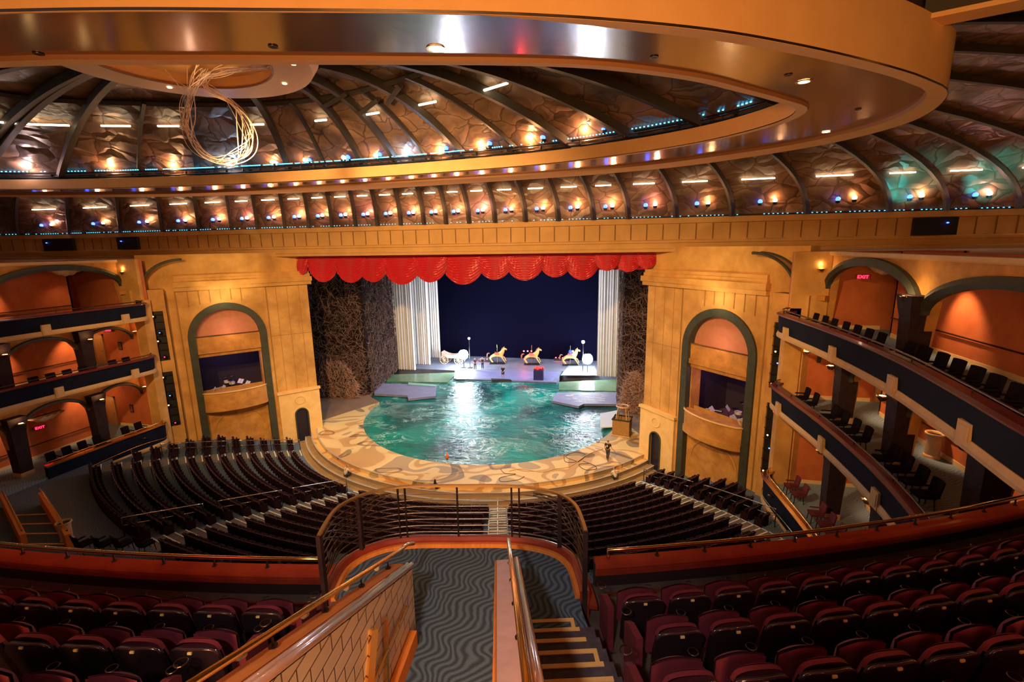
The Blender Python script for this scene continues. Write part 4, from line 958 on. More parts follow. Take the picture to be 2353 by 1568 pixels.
flight(lambda r: -15.6, .78, 'left diagonal flight of grey aisle steps with white nosings', 0)
flight(lambda r: farang(r), .70, 'right far flight of grey aisle steps beside the tower', 1)
flight(lambda r: -farang(r), .70, 'left far flight of grey aisle steps near the left tower', 0)
# aisle handrails
def handrail(pa, ra, rb, label, mt=M_STEEL, posts=3, two=True):
    t = thing('aisle_handrail', label, 'handrail', (*pol(ra, pa(ra)), zrow(ra)), 0, 'stalls aisle handrails')
    P = []
    for i in range(9):
        r = ra+(rb-ra)*i/8; z = -.9+.294*(r-20)+.95; P.append((*pol(r, pa(r)), z))
    lo = [(p[0], p[1], p[2]-.42) for p in P]
    M().tube([lo[0]]+P+[lo[-1]], .035, 6).build('top_rail', mt, t, smooth=True)
    if two: M().tube(lo, .022, 5).build('lower_rail', mt, t, smooth=True)
    for k_ in range(posts):
        p = P[int(k_*8/(posts-1))]; M().tube([p, (p[0], p[1], p[2]-1.0)], .028, 6).build('post', M_DKMETAL, t)
handrail(lambda r: -18.9, 20.2, 24.4, 'front handrail along the left diagonal aisle'); handrail(lambda r: -18.9, 25.2, 29.0, 'middle handrail along the left diagonal aisle'); handrail(lambda r: -18.9, 29.8, 33.4, 'rear handrail along the left diagonal aisle')
handrail(lambda r: farang(r)+2.6, 20.0, 25.0, 'front handrail along the right far aisle'); handrail(lambda r: farang(r)+2.6, 26.0, 31.5, 'rear handrail along the right far aisle')
handrail(lambda r: -farang(r)-2.6, 19.9, 24.5, 'front handrail along the left far aisle'); handrail(lambda r: -farang(r)-2.6, 25.3, 29.5, 'rear handrail along the left far aisle')
handrail(lambda r: 14.8, 20.4, 32.5, 'long pale handrail down the middle of the central aisle', mat('pale_rail', (.8,.7,.55), .3), 5, False)

# seats: one prototype mesh for the small stalls seats (backrest, seat, arms, cap)
def stall_seat_mesh():
    m = M()   # local: +y faces the stage
    m.grid(lambda u, v: (-.25+.5*u, -.22-.10*v-.04*math.sin(math.pi*u), .30+.62*v), 4, 3)
    m.grid(lambda u, v: (-.25+.5*u, -.13-.10*v, .30+.62*v), 4, 3)
    m.add([(-.25,-.32,.92),(.25,-.32,.92),(.25,-.23,.92),(-.25,-.23,.92)], [(0,1,2,3)])
    m.add([(-.25,-.22,.3),(-.25,-.13,.3),(-.25,-.23,.92),(-.25,-.32,.92)], [(0,1,2,3)]); m.add([(.25,-.22,.3),(.25,-.13,.3),(.25,-.23,.92),(.25,-.32,.92)], [(0,1,2,3)])
    m.box(-.22, .22, -.08, .02, .36, .78)
    m.box(-.29, -.25, -.25, .18, .02, .62); m.box(.25, .29, -.25, .18, .02, .62)
    return m
def cap_mesh(): 
    m = M(); m.tube([(-.27,-.30,.80),(-.24,-.315,.92),(0,-.36,.945),(.24,-.315,.92),(.27,-.30,.80)], .022, 4); return m
SEATS = []
for i in range(13):
    r = 20.0+1.02*i+.62; z = -.9+.30*i; pitch = math.degrees(.56/r)
    da = math.degrees(.62/r); dl = math.degrees(.78/r); df = math.degrees(.70/r); fa = farang(r)
    secs = [('middle', -15.6+dl, 14.8-da), ('right', 14.8+da, fa-df), ('left', -fa+df, -15.6-dl), ('right tower side', fa+df, 70), ('left tower side', -70, -fa-df)]
    for nm, a0, a1 in secs:
        n = int((a1-a0)/pitch); off = ((a1-a0)-n*pitch)/2
        for k_ in range(n):
            a = a0+off+pitch*(k_+.5) if 'tower' not in nm else (a0+pitch*(k_+.6) if a0 > 0 else a1-pitch*(k_+.6))
            x, y = pol(r, a)
            if 'tower' in nm:
                if abs(x) > 20.6: continue
                dd = (abs(x)-OX)*NX+(y-OY)*NY
                if dd < .75: continue
            SEATS.append((x, y, z, a, i+1, nm, k_+1))
def hidden(s):
    q = proj((s[0], s[1], s[2]+.7))
    if q[0] < -10 or q[0] > W+10: return True
    lim = 1288-(q[0]-1176)*0 if q[0] < 750 else (1252 if q[0] < 1342 else 1285-(q[0]-1342)*.085)
    return q[1] > lim+4 or (q[0] < 750 and q[1] > 1262+.036*q[0])
vis = [s for s in SEATS if not hidden(s)]
vis.sort(key=lambda s: math.dist(s[:3], CAM)); near, far = vis[:292], vis[292:]
sm = stall_seat_mesh(); cm = cap_mesh()
t0 = thing('stalls_seat', '', 'seat', (0,0,0), 0, 'dark seats of the stalls'); sm.build('seat_body', M_SEATS, t0, local=1); cm.build('back_cap', M_SEATT, t0, local=1, smooth=True)
for q, (x, y, z, a, row, nm, k_) in enumerate(near):
    lab = 'dark stalls seat, %s row from the stage, %s place in the %s block' % (NUM[row], NUM[k_] if k_ <= 30 else 'number %d' % k_, nm)
    if q == 0: t0.location = (x, y, z); t0.rotation_euler = (0,0,R(a)); t0['label'] = lab
    else: dup(t0, (x, y, z), R(a), lab)
mb, mc = M(), M()
for (x, y, z, a, row, nm, k_) in far:
    c, s = math.cos(R(a)), math.sin(R(a)); f = lambda p: (x+p[0]*c-p[1]*s, y+p[0]*s+p[1]*c, z+p[2])
    mb.add([f(p) for p in sm.v], sm.f); mc.add([f(p) for p in cm.v], cm.f)
fs = tag(mb.build('stalls_seating', M_SEATS), 'the farther rows of dark seats nearer the stage', 'seats', kind='stuff'); mc.build('back_caps', M_SEATT, fs)
# wall-like end of last row, lower-left stair well and chairs by it
m = M(); P = arc(33.2, -37, -17, 24); m.sweep(P, [(0,2.6),(.08,2.6),(.08,3.75),(0,3.75)]); one(m, 'row_screen', M_SEATS, 'dark curved screen behind the last row of the left stalls block', 'screen')
well = thing('stair_well', 'stair well with yellow side walls in the carpet at the lower left', 'stair well', (-15.5, 14.5, 2.9))
A, B_, D_, E_ = atz(100,1160,2.98), atz(163,1262,2.98), atz(12,1165,2.98), atz(60,1262,2.98)
for a, b in ((A, B_), (D_, E_)):
    M().seg((a.x, a.y), (b.x, b.y), .22, 2.98, 3.75).build('side_wall', M_ORCAP, well); M().tube([(a.x, a.y, 3.95), (b.x, b.y, 3.95)], .04, 6).build('rail', M_BRASS, well)
for k_ in range(4):
    t = .25+.22*k_; p = A.lerp(B_, t); q = D_.lerp(E_, t); M().seg((p.x, p.y), (q.x, q.y), .08, 2.99, 3.02).build('nosing', M_GOLDN, well)
M().prism([(A.x,A.y),(B_.x,B_.y),(E_.x,E_.y),(D_.x,D_.y)], 2.985, 2.99).build('well_floor', M_CARPET, well)
for k_, px in enumerate((200, 247, 290, 340)):
    q = atz(px, 1268, 2.98); dup(ch0, (q.x, q.y, 2.98), R(-12), 'dark chair on the stalls carpet below the balcony rail, %s from the left' % NUM[k_+1], 'dark chairs behind the stalls')

# ------------------------------------------------------------------ near balcony (where the picture is taken from)
def ring_strip(m, r0, r1, a0, a1, z, zlow, n=40):
    m.grid(lambda u, v: (*pol(r0+(r1-r0)*v, a0+(a1-a0)*u), z), n, 1); m.grid(lambda u, v: (*pol(r0, a0+(a1-a0)*u), zlow+(z-zlow)*v), n, 1)
m = M()
ring_strip(m, 43.0, 44.75, -24, 12.5, 11.45, 11.0); ring_strip(m, 43.0, 44.75, 16.6, 50, 11.45, 11.0)
for k_ in range(1, 8):
    ring_strip(m, 44.75+.95*(k_-1), 45.7+.95*(k_-1), -24, 12.75, 11.45+.4*k_, 11.05+.4*k_); ring_strip(m, 44.75+.95*(k_-1), 45.7+.95*(k_-1), 16.75, 50, 11.45+.4*k_, 11.05+.4*k_)
struct(m, 'floor_balcony_rows', mat('dark_balcony_carpet', (.06, .045, .05), .9, c2=(.10, .08, .08), scale=3), 'dark carpeted rows of the near balcony')
PLAT = catmull([(9.05,4.9),(8.84,5.5),(8.76,6.0),(8.98,6.42),(9.45,6.72),(10.3,6.92),(11.2,7.09),(11.85,7.04),(12.2,6.8),(12.37,6.38),(12.5,5.85)], 6, False)
m = M(); m.prism([(9.6,3.2)]+PLAT+[(13.1,4.2)], 11.3, 11.8); struct(m, 'floor_walkway', M_CARPET, 'wavy patterned carpet of the projecting walkway platform')
a_, b_, c_, d_ = pol(44.9,13.0), pol(44.9,15.3), pol(52,15.2), pol(52,12.2)
struct(M().prism([a_,b_,c_,d_], 11.4, 11.795), 'floor_vomitory', M_CARPET, 'wavy patterned carpet between the two sloping walls')
# parapets
for nm, a0, a1 in (('left', -24, 11.55), ('right', 17.05, 50)):
    t = thing('balcony_parapet', 'red mahogany capped parapet of the near balcony, %s of the walkway' % nm, 'parapet', (*pol(43, (a0+a1)/2), 11.4), 0, 'near balcony parapets')
    P = arc(43.05, a0, a1, 60)
    m = M(); m.sweep(P, [(-.02,10.2),(.10,10.2),(.10,11.84),(-.02,11.84)]); m.build('wall_panel', mat('near_black_panel', (.02,.008,.014), .7), t)
    m = M(); m.sweep(P, [(-.05,11.74),(-.07,11.80),(-.05,11.86),(.10,11.91),(.13,11.86),(.10,11.74)]); m.build('cap', M_REDWOOD, t)
    m = M(); m.sweep(P, [(-.05,11.66),(-.02,11.66),(-.02,11.76),(-.07,11.76)]); m.build('cove_moulding', M_REDWOOD, t)
    R_ = arc(43.0, a0+.3, a1-.3, 60); 
    R3 = [(*p, 12.04) for p in R_]; e0 = (*R_[0], 11.9); e1 = (*R_[-1], 11.9)
    m = M(); m.tube([e0]+R3+[e1], .032, 8); m.build('brass_rail', M_BRASS, t, smooth=True)
    for i in range(2, 60, 2): M().tube([R3[i], (R3[i][0], R3[i][1], 11.88)], .016, 6).lathe([(.04,0),(.04,.012)], 8, (R3[i][0], R3[i][1], 11.89)).build('rail_post', M_DKMETAL, t)
    m = M(); m.sweep(arc(43.32, a0, a1, 60), [(0,11.45),(.03,11.45),(.03,11.50),(0,11.50)]); m.build('floor_strip', M_BRASS, t)
# platform railing
t = thing('platform_railing', 'dark curved metal railing round the front of the carpeted walkway platform', 'railing', (10.5, 6.9, 11.8))
PR = PLAT[4:-3]
m = M(); m.sweep(PR, [(-.07,11.8),(.0,11.8),(.0,11.86),(-.05,11.86)]); m.build('curb', M_ORCAP, t, smooth=30)
m = M(); m.sweep(PR, [(.0,10.9),(.14,10.9),(.14,11.92),(.10,11.94),(.04,11.94),(.0,11.90)]); m.build('red_skirt', M_REDWOOD, t)
m = M(); m.sweep(PR, [(.12,11.7),(.26,11.66),(.26,11.60),(.12,11.62)]); m.build('skirt_ledge', M_REDWOOD, t)
RP = []
for i, p in enumerate(PR):
    a = PR[max(0, i-1)]; b = PR[min(len(PR)-1, i+1)]; L = math.hypot(b[0]-a[0], b[1]-a[1]); RP.append((p[0]-(b[1]-a[1])/L*.07, p[1]+(b[0]-a[0])/L*.07))
m = M(); m.sweep(RP, [(-.03,12.87),(.03,12.87),(.025,12.90),(-.025,12.90)]); m.build('top_rail', mat('aged_brass', (.55,.36,.16), .35, metal=.9), t, smooth=30)
for k_ in range(7):
    m = M(); m.tube([(*p, 12.02+.12*k_) for p in RP], .011, 5); m.build('horizontal_bar', M_DKMETAL, t)
nq = len(RP)
for (i0, i1) in ((0, 18), (nq-19, nq-1)):
    for k_ in range(4):
        for dr in (1, -1):
            P = []
            for i in range(i0, i1+1):
                u = (i-i0)/(i1-i0); zz = 12.46+dr*.34*math.sin((u-.5)*math.pi+.35*(k_-1.5)); P.append((*RP[i], zz))
            m = M(); m.tube(P, .009, 4); m.build('curved_bar', M_DKMETAL, t)
for k_, px in enumerate((748, 822, 920, 934, 1055, 1178, 1192, 1288, 1344)):
    i = min(range(nq), key=lambda i: abs(proj((*RP[i], 12.5))[0]-px)+(0 if RP[i][1] > 6.3 or k_ in (0, 8) else 50))
    if k_ == 0: i = 0
    if k_ == 8: i = nq-1
    w = .034 if k_ in (0, 1, 7, 8) else .013; x, y = RP[i]
    M().box(x-w, x+w, y-w, y+w, 11.5 if w > .03 else 11.85, 12.88).build('post', M_COL if w > .03 else M_DKMETAL, t)
# sloping side walls of the vomitory
QD = (.262, -.965); QN = (.965, .262)
M_MTOP = mat('pink_marble_top', (.78, .44, .34), .5, c2=(.86, .54, .42), scale=6, spec=.3)
def vomwall(name, p0, label, L=6.0, w=.24, z0=12.72, sl=.455, marble=False):
    t = thing(name, label, 'parapet', (*p0, 11.8), 0, 'sloping walls beside the walkway')
    def pt(s, o, z): return (p0[0]+QD[0]*s+QN[0]*o, p0[1]+QD[1]*s+QN[1]*o, z)
    h = w/2; zt = lambda s: z0+sl*s
    m = M(); m.add([pt(0,-h,11.5),pt(0,h,11.5),pt(L,h,11.5),pt(L,-h,11.5),pt(0,-h,zt(0)),pt(0,h,zt(0)),pt(L,h,zt(L)),pt(L,-h,zt(L))], [(0,3,2,1),(0,1,5,4),(1,2,6,5),(2,3,7,6),(3,0,4,7)])
    m.build('stone_body', M_STONE, t)
    o1, o2 = (-h-.02, h*.25)
    m = M(); vs = []
    for s in (0, L):
        for o, dz in ((-h-.03,-.02),(-h-.03,.06),(h*.1,.07),(h*.1,-.02)): vs.append(pt(s, o, zt(s)+dz))
    m.add(vs, [(0,1,5,4),(1,2,6,5),(2,3,7,6),(3,0,4,7),(0,3,2,1),(4,5,6,7)]); m.build('wood_cap' if not marble else 'marble_top', M_ORCAP if not marble else M_MTOP, t)
    if marble: m = M(); m.tube([pt(0, -h-.03, zt(0)+.03), pt(L, -h-.03, zt(L)+.03)], .03, 6); m.build('wood_edge', M_ORCAP, t)
    m = M()
    for o, r in ((h*.42, .030), (h*.92, .036)):
        m.tube([pt(-.02, o, zt(0)+.045), pt(L, o, zt(L)+.045)], r, 10)
    m.build('marble_coping', M_COPING, t, smooth=True)
    return t, pt, zt
QD, QN = (.125, -.992), (.992, .125)
tw, pt, zt = vomwall('stair_wall', (10.22, 5.05), 'left sloping stone wall with marble coping beside the walkway')
def wallrail(t, pt, zt, o, name='hand_rail', up=.17):
    m = M(); m.tube([pt(-.75, o, zt(0)+up-.32), pt(-.50, o, zt(0)+up-.16), pt(-.1, o, zt(0)+up), pt(6, o, zt(6)+up)], .027, 10); m.build(name, M_BRASS, t, smooth=True)
    for s in (.25, 1.0, 1.75, 2.5, 3.25, 4.0):
        M().tube([pt(s, o, zt(s)+up-.02), pt(s, o, zt(s)+.06)], .010, 6).lathe([(.035,0),(.035,.01)], 10, pt(s, o, zt(s)+.075)).build('rail_bracket', M_DKMETAL, t)
        m = M(); m.tube([pt(s+.3, o, zt(s+.3)+up), pt(s+.34, o, zt(s+.34)+up)], .031, 10); m.build('rail_collar', M_STEEL, t)
wallrail(tw, pt, zt, -.10)
m = M(); m.tube([pt(.45, .17, 12.55+.0), pt(4, .17, 12.55)], .02, 6); m.build('inner_rail', M_BRASS, tw)
m = M()
vs = [pt(.25,.13,11.8),pt(5,.13,11.8),pt(5,.22,11.8),pt(.25,.22,11.8),pt(.25,.13,12.02),pt(5,.13,12.02),pt(5,.22,12.02),pt(.25,.22,12.02)]
m.add(vs, [(0,3,2,1),(4,5,6,7),(0,1,5,4),(1,2,6,5),(2,3,7,6),(3,0,4,7)]); m.build('wood_skirting', M_ORCAP, tw)
m = M(); m.tube([pt(1.15, .16, 12.1), pt(1.05, .16, 12.9)], .03, 6); m.tube([pt(1.75,.16,12.15), pt(1.35,.16,13.05)], .05, 4); m.build('carved_ornament', M_BRASS, tw)
QD, QN = (.262, -.965), (.965, .262)
tw, pt, zt = vomwall('stair_wall', (11.55, 5.42), 'right sloping stone wall with marble coping beside the gold-edged steps', marble=True)
wallrail(tw, pt, zt, .02)
m = M(); vs = [pt(.25,-.13,11.8),pt(5,-.13,11.8),pt(5,-.18,11.8),pt(.25,-.18,11.8),pt(.25,-.13,12.3),pt(5,-.13,12.3),pt(5,-.18,12.3),pt(.25,-.18,12.3)]
m.add(vs, [(0,3,2,1),(4,5,6,7),(0,1,5,4),(1,2,6,5),(2,3,7,6),(3,0,4,7)]); m.build('wood_skirting', M_ORCAP, tw)
# gold-edged steps right and dark steps left
t = thing('balcony_steps', 'carpeted steps with gold nosings right of the right sloping wall', 'steps', (12.2, 4.9, 11.8), 0)
m = M(); base = (11.69, 5.45); 
def bs(s, o): return (base[0]+QD[0]*s+QN[0]*o, base[1]+QD[1]*s+QN[1]*o)
for k_ in range(1, 15):
    s0 = -.05+.325*k_; m.prism([bs(s0, 0), bs(s0, .95), bs(s0+.34, .95), bs(s0+.34, 0)], 11.3, 11.8+.15*k_)
m.build('treads', mat('violet_step_carpet', (.055,.045,.075), .9, c2=(.10,.09,.12), scale=8), t)
for k_ in range(0, 14):
    s0 = -.05+.325*k_; z = 11.8+.15*k_; w = [.74,.76,.78,.84,.84,.86,.86,.86][min(k_, 7)]
    M().prism([bs(s0, .0), bs(s0, w), bs(s0+.055, w), bs(s0+.055, 0)], z, z+.012).build('nosing', M_GOLDN, t)
    if k_ in (0, 3, 6): M().prism([bs(s0, w-.05), bs(s0, w), bs(s0+.32, w), bs(s0+.32, w-.05)], z, z+.011).build('side_strip', M_GOLDN, t)
t = thing('balcony_steps', 'dark blue carpeted steps left of the left sloping wall', 'steps', (9.6, 4.2, 11.8), 0)
m = M(); base = (9.22, 4.35)
for k_ in range(1, 12):
    s0 = -.02+.47*k_; m.prism([bs(s0, 0), bs(s0, .88), bs(s0+.5, .88), bs(s0+.5, 0)], 11.3, 11.8+.2*k_)
m.build('treads', mat('blue_step_carpet', (.03,.035,.06), .9), t)

# near balcony seats -----------------------------------------------------------
def balcony_seat():
    t = thing('theater_seat', '', 'seat', (0,0,0), 0, 'burgundy seats of the near balcony')
    def sh(u): return .80+.105*math.sqrt(max(0, 1-abs(2*u-1)**3.2))
    def back(u, v, d): x = -.265+.53*u; z = .22+(sh(u)-.22)*v; return (x*(1-.05*(1-v)), -.20-.13*v-d-.04*math.sin(math.pi*u), z)
    m = M(); m.grid(lambda u, v: back(u, v, .05), 14, 8); m.grid(lambda u, v: back(u, v, 0), 14, 8); m.grid(lambda u, v: back(u, 1, .05*v), 14, 1); m.grid(lambda u, v: back(0, u, .05*v), 8, 1); m.grid(lambda u, v: back(1, u, .05*v), 8, 1)
    m.build('back_shell', M_SEATD, t, local=1, smooth=30)
    m = M(); m.tube([back(i/14, 1, .035) for i in range(15)], .014, 6); m.build('shell_edge', mat('glossy_edge', (.05,.02,.03), .15, coat=.8), t, local=1, smooth=True)
    def pad(u, v, d): 
        x = -.245+.49*u; z = .38+(sh(u)+.02-.38)*v; b = math.sin(math.pi*min(1, max(0, u)))**.35*math.sin(math.pi*(.08+.84*v))**.35
        return (x, -.195-.12*v+d*b+.01, z)
    m = M(); m.grid(lambda u, v: pad(u, v, .07), 14, 10); m.grid(lambda u, v: (pad(u,1,.07)[0], -.33+.05*v, pad(u,1,.07)[2]), 14, 1); m.build('back_pad', M_SEATR, t, local=1, smooth=True)
    m = M(); m.grid(lambda u, v: (-.245+.49*u, -.02+.10*math.sin(math.pi*u)**.3*math.sin(math.pi*v)**.4, .34+.42*v+.05*math.sin(math.pi*u)*v), 12, 8); m.grid(lambda u, v: (-.245+.49*u, -.05, .34+.42*v+.05*math.sin(math.pi*u)*v), 12, 2)
    m.build('seat_cushion', M_SEATR, t, local=1, smooth=True)
    m = M(); m.grid(lambda u, v: ((.275+.06*v), -.22+.42*u, .58-.05*u*u), 8, 1); m.grid(lambda u, v: (.275, -.22+.42*u, .10+(.48-.05*u*u)*v), 8, 1); m.grid(lambda u, v: (.335, -.22+.42*u, .10+(.48-.05*u*u)*v), 8, 1)
    m.add([(.275,.20,.1),(.335,.20,.1),(.335,.20,.53),(.275,.20,.53)], [(0,1,2,3)]); m.build('armrest', M_SEATR, t, local=1, smooth=30)
    m = M(); m.tube([(.305+.05*math.cos(i*.4488), .26+.05*math.sin(i*.4488), .56) for i in range(14)], .006, 5, closed=True); m.tube([(.305,.20,.55),(.305,.215,.56)], .006, 4); m.build('cup_holder', M_DKMETAL, t, local=1)
    m = M(); m.box(-.022, .022, -.432, -.418, .868, .892); m.build('number_plate', mat('pale_plate_brass', (.95,.75,.3), .4), t, local=1)
    m = M(); m.box(-.05, .05, -.18, -.08, 0, .36); m.box(-.16, .16, -.22, -.05, 0, .03); m.build('pedestal', M_BLACK, t, local=1)
    return t
bs0 = balcony_seat(); first = True; cnt = 0
for row in range(1, 6):
    rb = 44.12+.95*(row-1); z = 11.47+.40*(row-1); pitch = math.degrees(.615/rb)
    for nm, a_start, dr in (('left', [11.12,10.95,10.6,10.3,10.0][row-1], -1), ('right', [17.4,17.45,17.05,16.95,16.9][row-1], 1)):
        for k_ in range(14):
            a = a_start+dr*pitch*k_; x, y = pol(rb, a)
            q = proj((x, y, z+.9)); q2 = proj((x, y, z+.85))
            if q[0] < -130 or q[0] > W+130 or q[1] > H+60: continue
            lab = 'burgundy balcony seat %s of the walkway, %s row from the parapet, %s from the aisle' % (nm, NUM[row], NUM[k_+1]); cnt += 1
            if first: bs0.location = (x, y, z); bs0.rotation_euler = (0,0,R(a)); bs0['label'] = lab; first = False
            else: dup(bs0, (x, y, z), R(a), lab)
    # end panels of the rows
for row in range(1, 5):
    rb = 44.12+.95*(row-1); z = 11.47+.40*(row-1)
    for nm, a in (('left', [11.12,10.95,10.6,10.3][row-1]+math.degrees(.37/rb)), ('right', [17.4,17.45,17.05,16.95][row-1]-math.degrees(.37/rb))):
        x, y = pol(rb, a); q = proj((x, y, z+.6))
        if q[1] > H+80: continue
        t = thing('seat_end_panel', 'burgundy row end panel at the walkway aisle, %s side, %s row from the parapet' % (nm, NUM[row]), 'seat end', (x, y, z), R(a), 'row end panels')
        m = M(); P = [(-.2,0),(.22,0),(.24,.52),(.12,.60),(-.18,.66)]
        m.add([(-.04,a_,b_) for a_, b_ in P]+[(.04,a_,b_) for a_, b_ in P], [(0,1,2,3,4),(9,8,7,6,5)]+[(i,(i+1) % 5,5+(i+1) % 5,5+i) for i in range(5)]); m.build('panel', M_SEATR, t, local=1)
        m = M(); m.tube([(.0+.06*math.cos(i*.4488), .30+.06*math.sin(i*.4488), .60) for i in range(14)], .007, 5, closed=True); m.build('cup_holder', M_DKMETAL, t, local=1)

# ------------------------------------------------------------------ people, horses and loose things on the stage
def skin(name, verts, edges, radii, m, parent, sub=1):
    me = bpy.data.meshes.new(name); me.from_pydata(verts, edges, []); me.materials.append(m)
    o = bpy.data.objects.new(name, me); COL.objects.link(o); o.parent = parent
    md = o.modifiers.new('skin', 'SKIN'); md.use_smooth_shade = True
    lay = me.skin_vertices[0].data
    for i, r in enumerate(radii): lay[i].radius = (r, r) if not isinstance(r, tuple) else r; lay[i].use_root = (i == 0)
    if sub: s = o.modifiers.new('sub', 'SUBSURF'); s.levels = sub; s.render_levels = sub
    return o
def person(loc, rz, label, shirt, trousers, pose, shorts=False, hair=M_HAIR, s=1.0, seated=False, emblem=False, smooth=1):
    t = thing('person', label, 'person', loc, rz); t.scale = (s, s, s)
    J = dict(pelvis=(0,0,.96), waist=(0,0,1.10), chest=(0,.01,1.32), neck=(0,0,1.47), chin=(0,.03,1.55), head=(0,.02,1.64), crown=(0,0,1.73))
    for sd, sx in (('L', -1), ('R', 1)):
        J['hip'+sd] = (sx*.09, 0, .90); J['knee'+sd] = (sx*.11, .02, .50); J['ank'+sd] = (sx*.12, -.02, .09); J['toe'+sd] = (sx*.14, .13, .035)
        J['sh'+sd] = (sx*.18, 0, 1.41); J['el'+sd] = (sx*.25, -.02, 1.13); J['wr'+sd] = (sx*.27, .06, .88)
    J.update(pose)
    K = list(J.keys()); ix = {k: i for i, k in enumerate(K)}
    E_ = [('pelvis','waist'),('waist','chest'),('chest','neck'),('neck','chin'),('chin','head'),('head','crown')]
    for sd in 'LR': E_ += [('pelvis','hip'+sd),('hip'+sd,'knee'+sd),('knee'+sd,'ank'+sd),('ank'+sd,'toe'+sd),('chest','sh'+sd),('sh'+sd,'el'+sd),('el'+sd,'wr'+sd)]
    rad = dict(pelvis=.12, waist=.12, chest=.14, neck=.055, chin=.075, head=.098, crown=.06)
    for sd in 'LR': rad.update({'hip'+sd: .085, 'knee'+sd: .055, 'ank'+sd: .038, 'toe'+sd: .035, 'sh'+sd: .062, 'el'+sd: .042, 'wr'+sd: .027})
    V = [J[k] for k in K]; RD = [rad[k] for k in K]; EE = [(ix[a], ix[b]) for a, b in E_]
    for sd, sx in (('L', -1), ('R', 1)):
        w = Vector(J['wr'+sd]); e = Vector(J['el'+sd]); d = (w-e).normalized(); sd_ = d.cross(Vector((0,1,0))); sd_ = sd_.normalized() if sd_.length > .1 else Vector((1,0,0))
        pm = w+d*.07; V.append(tuple(pm)); RD.append(.034); EE.append((ix['wr'+sd], len(V)-1)); pi_ = len(V)-1
        for q in range(4):
            b = pm+d*.03+sd_*(.027*(q-1.5)); V.append(tuple(b+d*(.045-.006*abs(q-1.3)))); RD.append(.009); EE.append((pi_, len(V)-1)); V.append(tuple(b+d*(.075-.01*abs(q-1.3))+Vector((0,.015,0)))); RD.append(.007); EE.append((len(V)-2, len(V)-1))
        V.append(tuple(w+d*.05+sd_*(-.05)+Vector((0,.02,0)))); RD.append(.010); EE.append((pi_, len(V)-1))
    skin('body', V, EE, RD, M_SKIN, t)
    def sub(name, ks, es, rr, mt):
        ii = {k: i for i, k in enumerate(ks)}; skin(name, [J[k] if k in J else k for k in ks], [(ii[a], ii[b]) for a, b in es], rr, mt, t)
    J['mL'] = tuple((Vector(J['shL'])*.35+Vector(J['elL'])*.65)); J['mR'] = tuple((Vector(J['shR'])*.35+Vector(J['elR'])*.65)); J['hem'] = tuple(Vector(J['pelvis'])+Vector((0,0,-.02)))
    sub('shirt', ['chest','waist','hem','shL','shR','mL','mR'], [('hem','waist'),('waist','chest'),('chest','shL'),('chest','shR'),('shL','mL'),('shR','mR')], [.165,.145,.14,.085,.085,.065,.065], shirt)
    f = .80 if shorts else 1.0
    for sd in 'LR':
        J['cu'+sd] = tuple(Vector(J['hip'+sd]).lerp(Vector(J['knee'+sd]), .9)) if shorts else tuple(Vector(J['ank'+sd])+Vector((0,0,.02)))
    ks = ['pelvis','hipL','hipR','cuL','cuR']+([] if shorts else ['kneeL','kneeR'])
    es = [('pelvis','hipL'),('pelvis','hipR')]+([('hipL','cuL'),('hipR','cuR')] if shorts else [('hipL','kneeL'),('kneeL','cuL'),('hipR','kneeR'),('kneeR','cuR')])
    sub('trousers', ks, es, [.135,.10,.10]+([.085,.085] if shorts else [.055,.055,.072,.072]), trousers)
    for sd in 'LR':
        skin('shoe', [J['ank'+sd][:2]+(J['ank'+sd][2]-.04,), J['toe'+sd]], [(0, 1)], [.05, .042], M_BLACK, t)
    hd = Vector(J['head']); cr = Vector(J['crown'])
    skin('hair', [tuple(hd+Vector((0,-.035,.02))), tuple(cr+Vector((0,-.02,-.02)))], [(0, 1)], [.10, .085], hair, t)
    M().lathe([(.002,0),(.012,.008),(.002,.016)], 6, tuple(hd+Vector((-.035,.088,.0)))).lathe([(.002,0),(.012,.008),(.002,.016)], 6, tuple(hd+Vector((.035,.088,.0)))).build('eyes', M_BLACK, t, local=1)
    M().tube([tuple(hd+Vector((0,.09,.0))), tuple(hd+Vector((0,.115,-.035)))], [.008,.016], 5).build('nose', M_SKIN, t, local=1)
    if emblem:
        M().lathe([(.01,0),(.06,.02),(.045,.10),(.02,.17),(.005,.2)], 8, (0,-.155,1.22)).build('back_emblem', mat('emblem_gold', (.95,.62,.2), .5), t, local=1)
    return t
q = atz(1396, 1059, 0)
person((q.x, q.y, 0), R(-20), 'person in black T-shirt and trousers walking away on the apron at the right', M_CLOTHB, M_CLOTHG,
       dict(kneeL=(-.09,.10,.51), ankL=(-.08,.06,.10), toeL=(-.08,.20,.04), kneeR=(.10,-.02,.50), ankR=(.09,-.22,.13), toeR=(.10,-.10,.05), elL=(-.26,-.04,1.14), wrL=(-.24,.10,.92), elR=(.30,-.02,1.16), wrR=(.47,.08,.95)), emblem=True)
q = atz(1156, 871, .1)
person((q.x, q.y, .1), R(175), 'person in black shirt and shorts standing at the stage edge facing the pool', M_CLOTHB, M_CLOTHB,
       dict(elL=(-.27,.04,1.15), wrL=(-.12,.20,1.0), elR=(.26,-.02,1.14), wrR=(.20,.15,.95)), shorts=True)
q = atz(1092, 851, .03)
person((q.x, q.y, .03), R(200), 'person in maroon top standing right beside the left lamp', mat('maroon_cloth', (.14,.03,.04), .8), M_CLOTHG, dict(elR=(.25,.05,1.15), wrR=(.10,.22,1.1)))
q = atz(1109, 849, .03)
person((q.x, q.y, .03), R(170), 'person in black with white forearms raised, second from the left lamp', M_CLOTHB, M_CLOTHB, dict(elL=(-.30,.05,1.20), wrL=(-.42,.12,1.36), elR=(.30,.05,1.2), wrR=(.42,.12,1.36)))
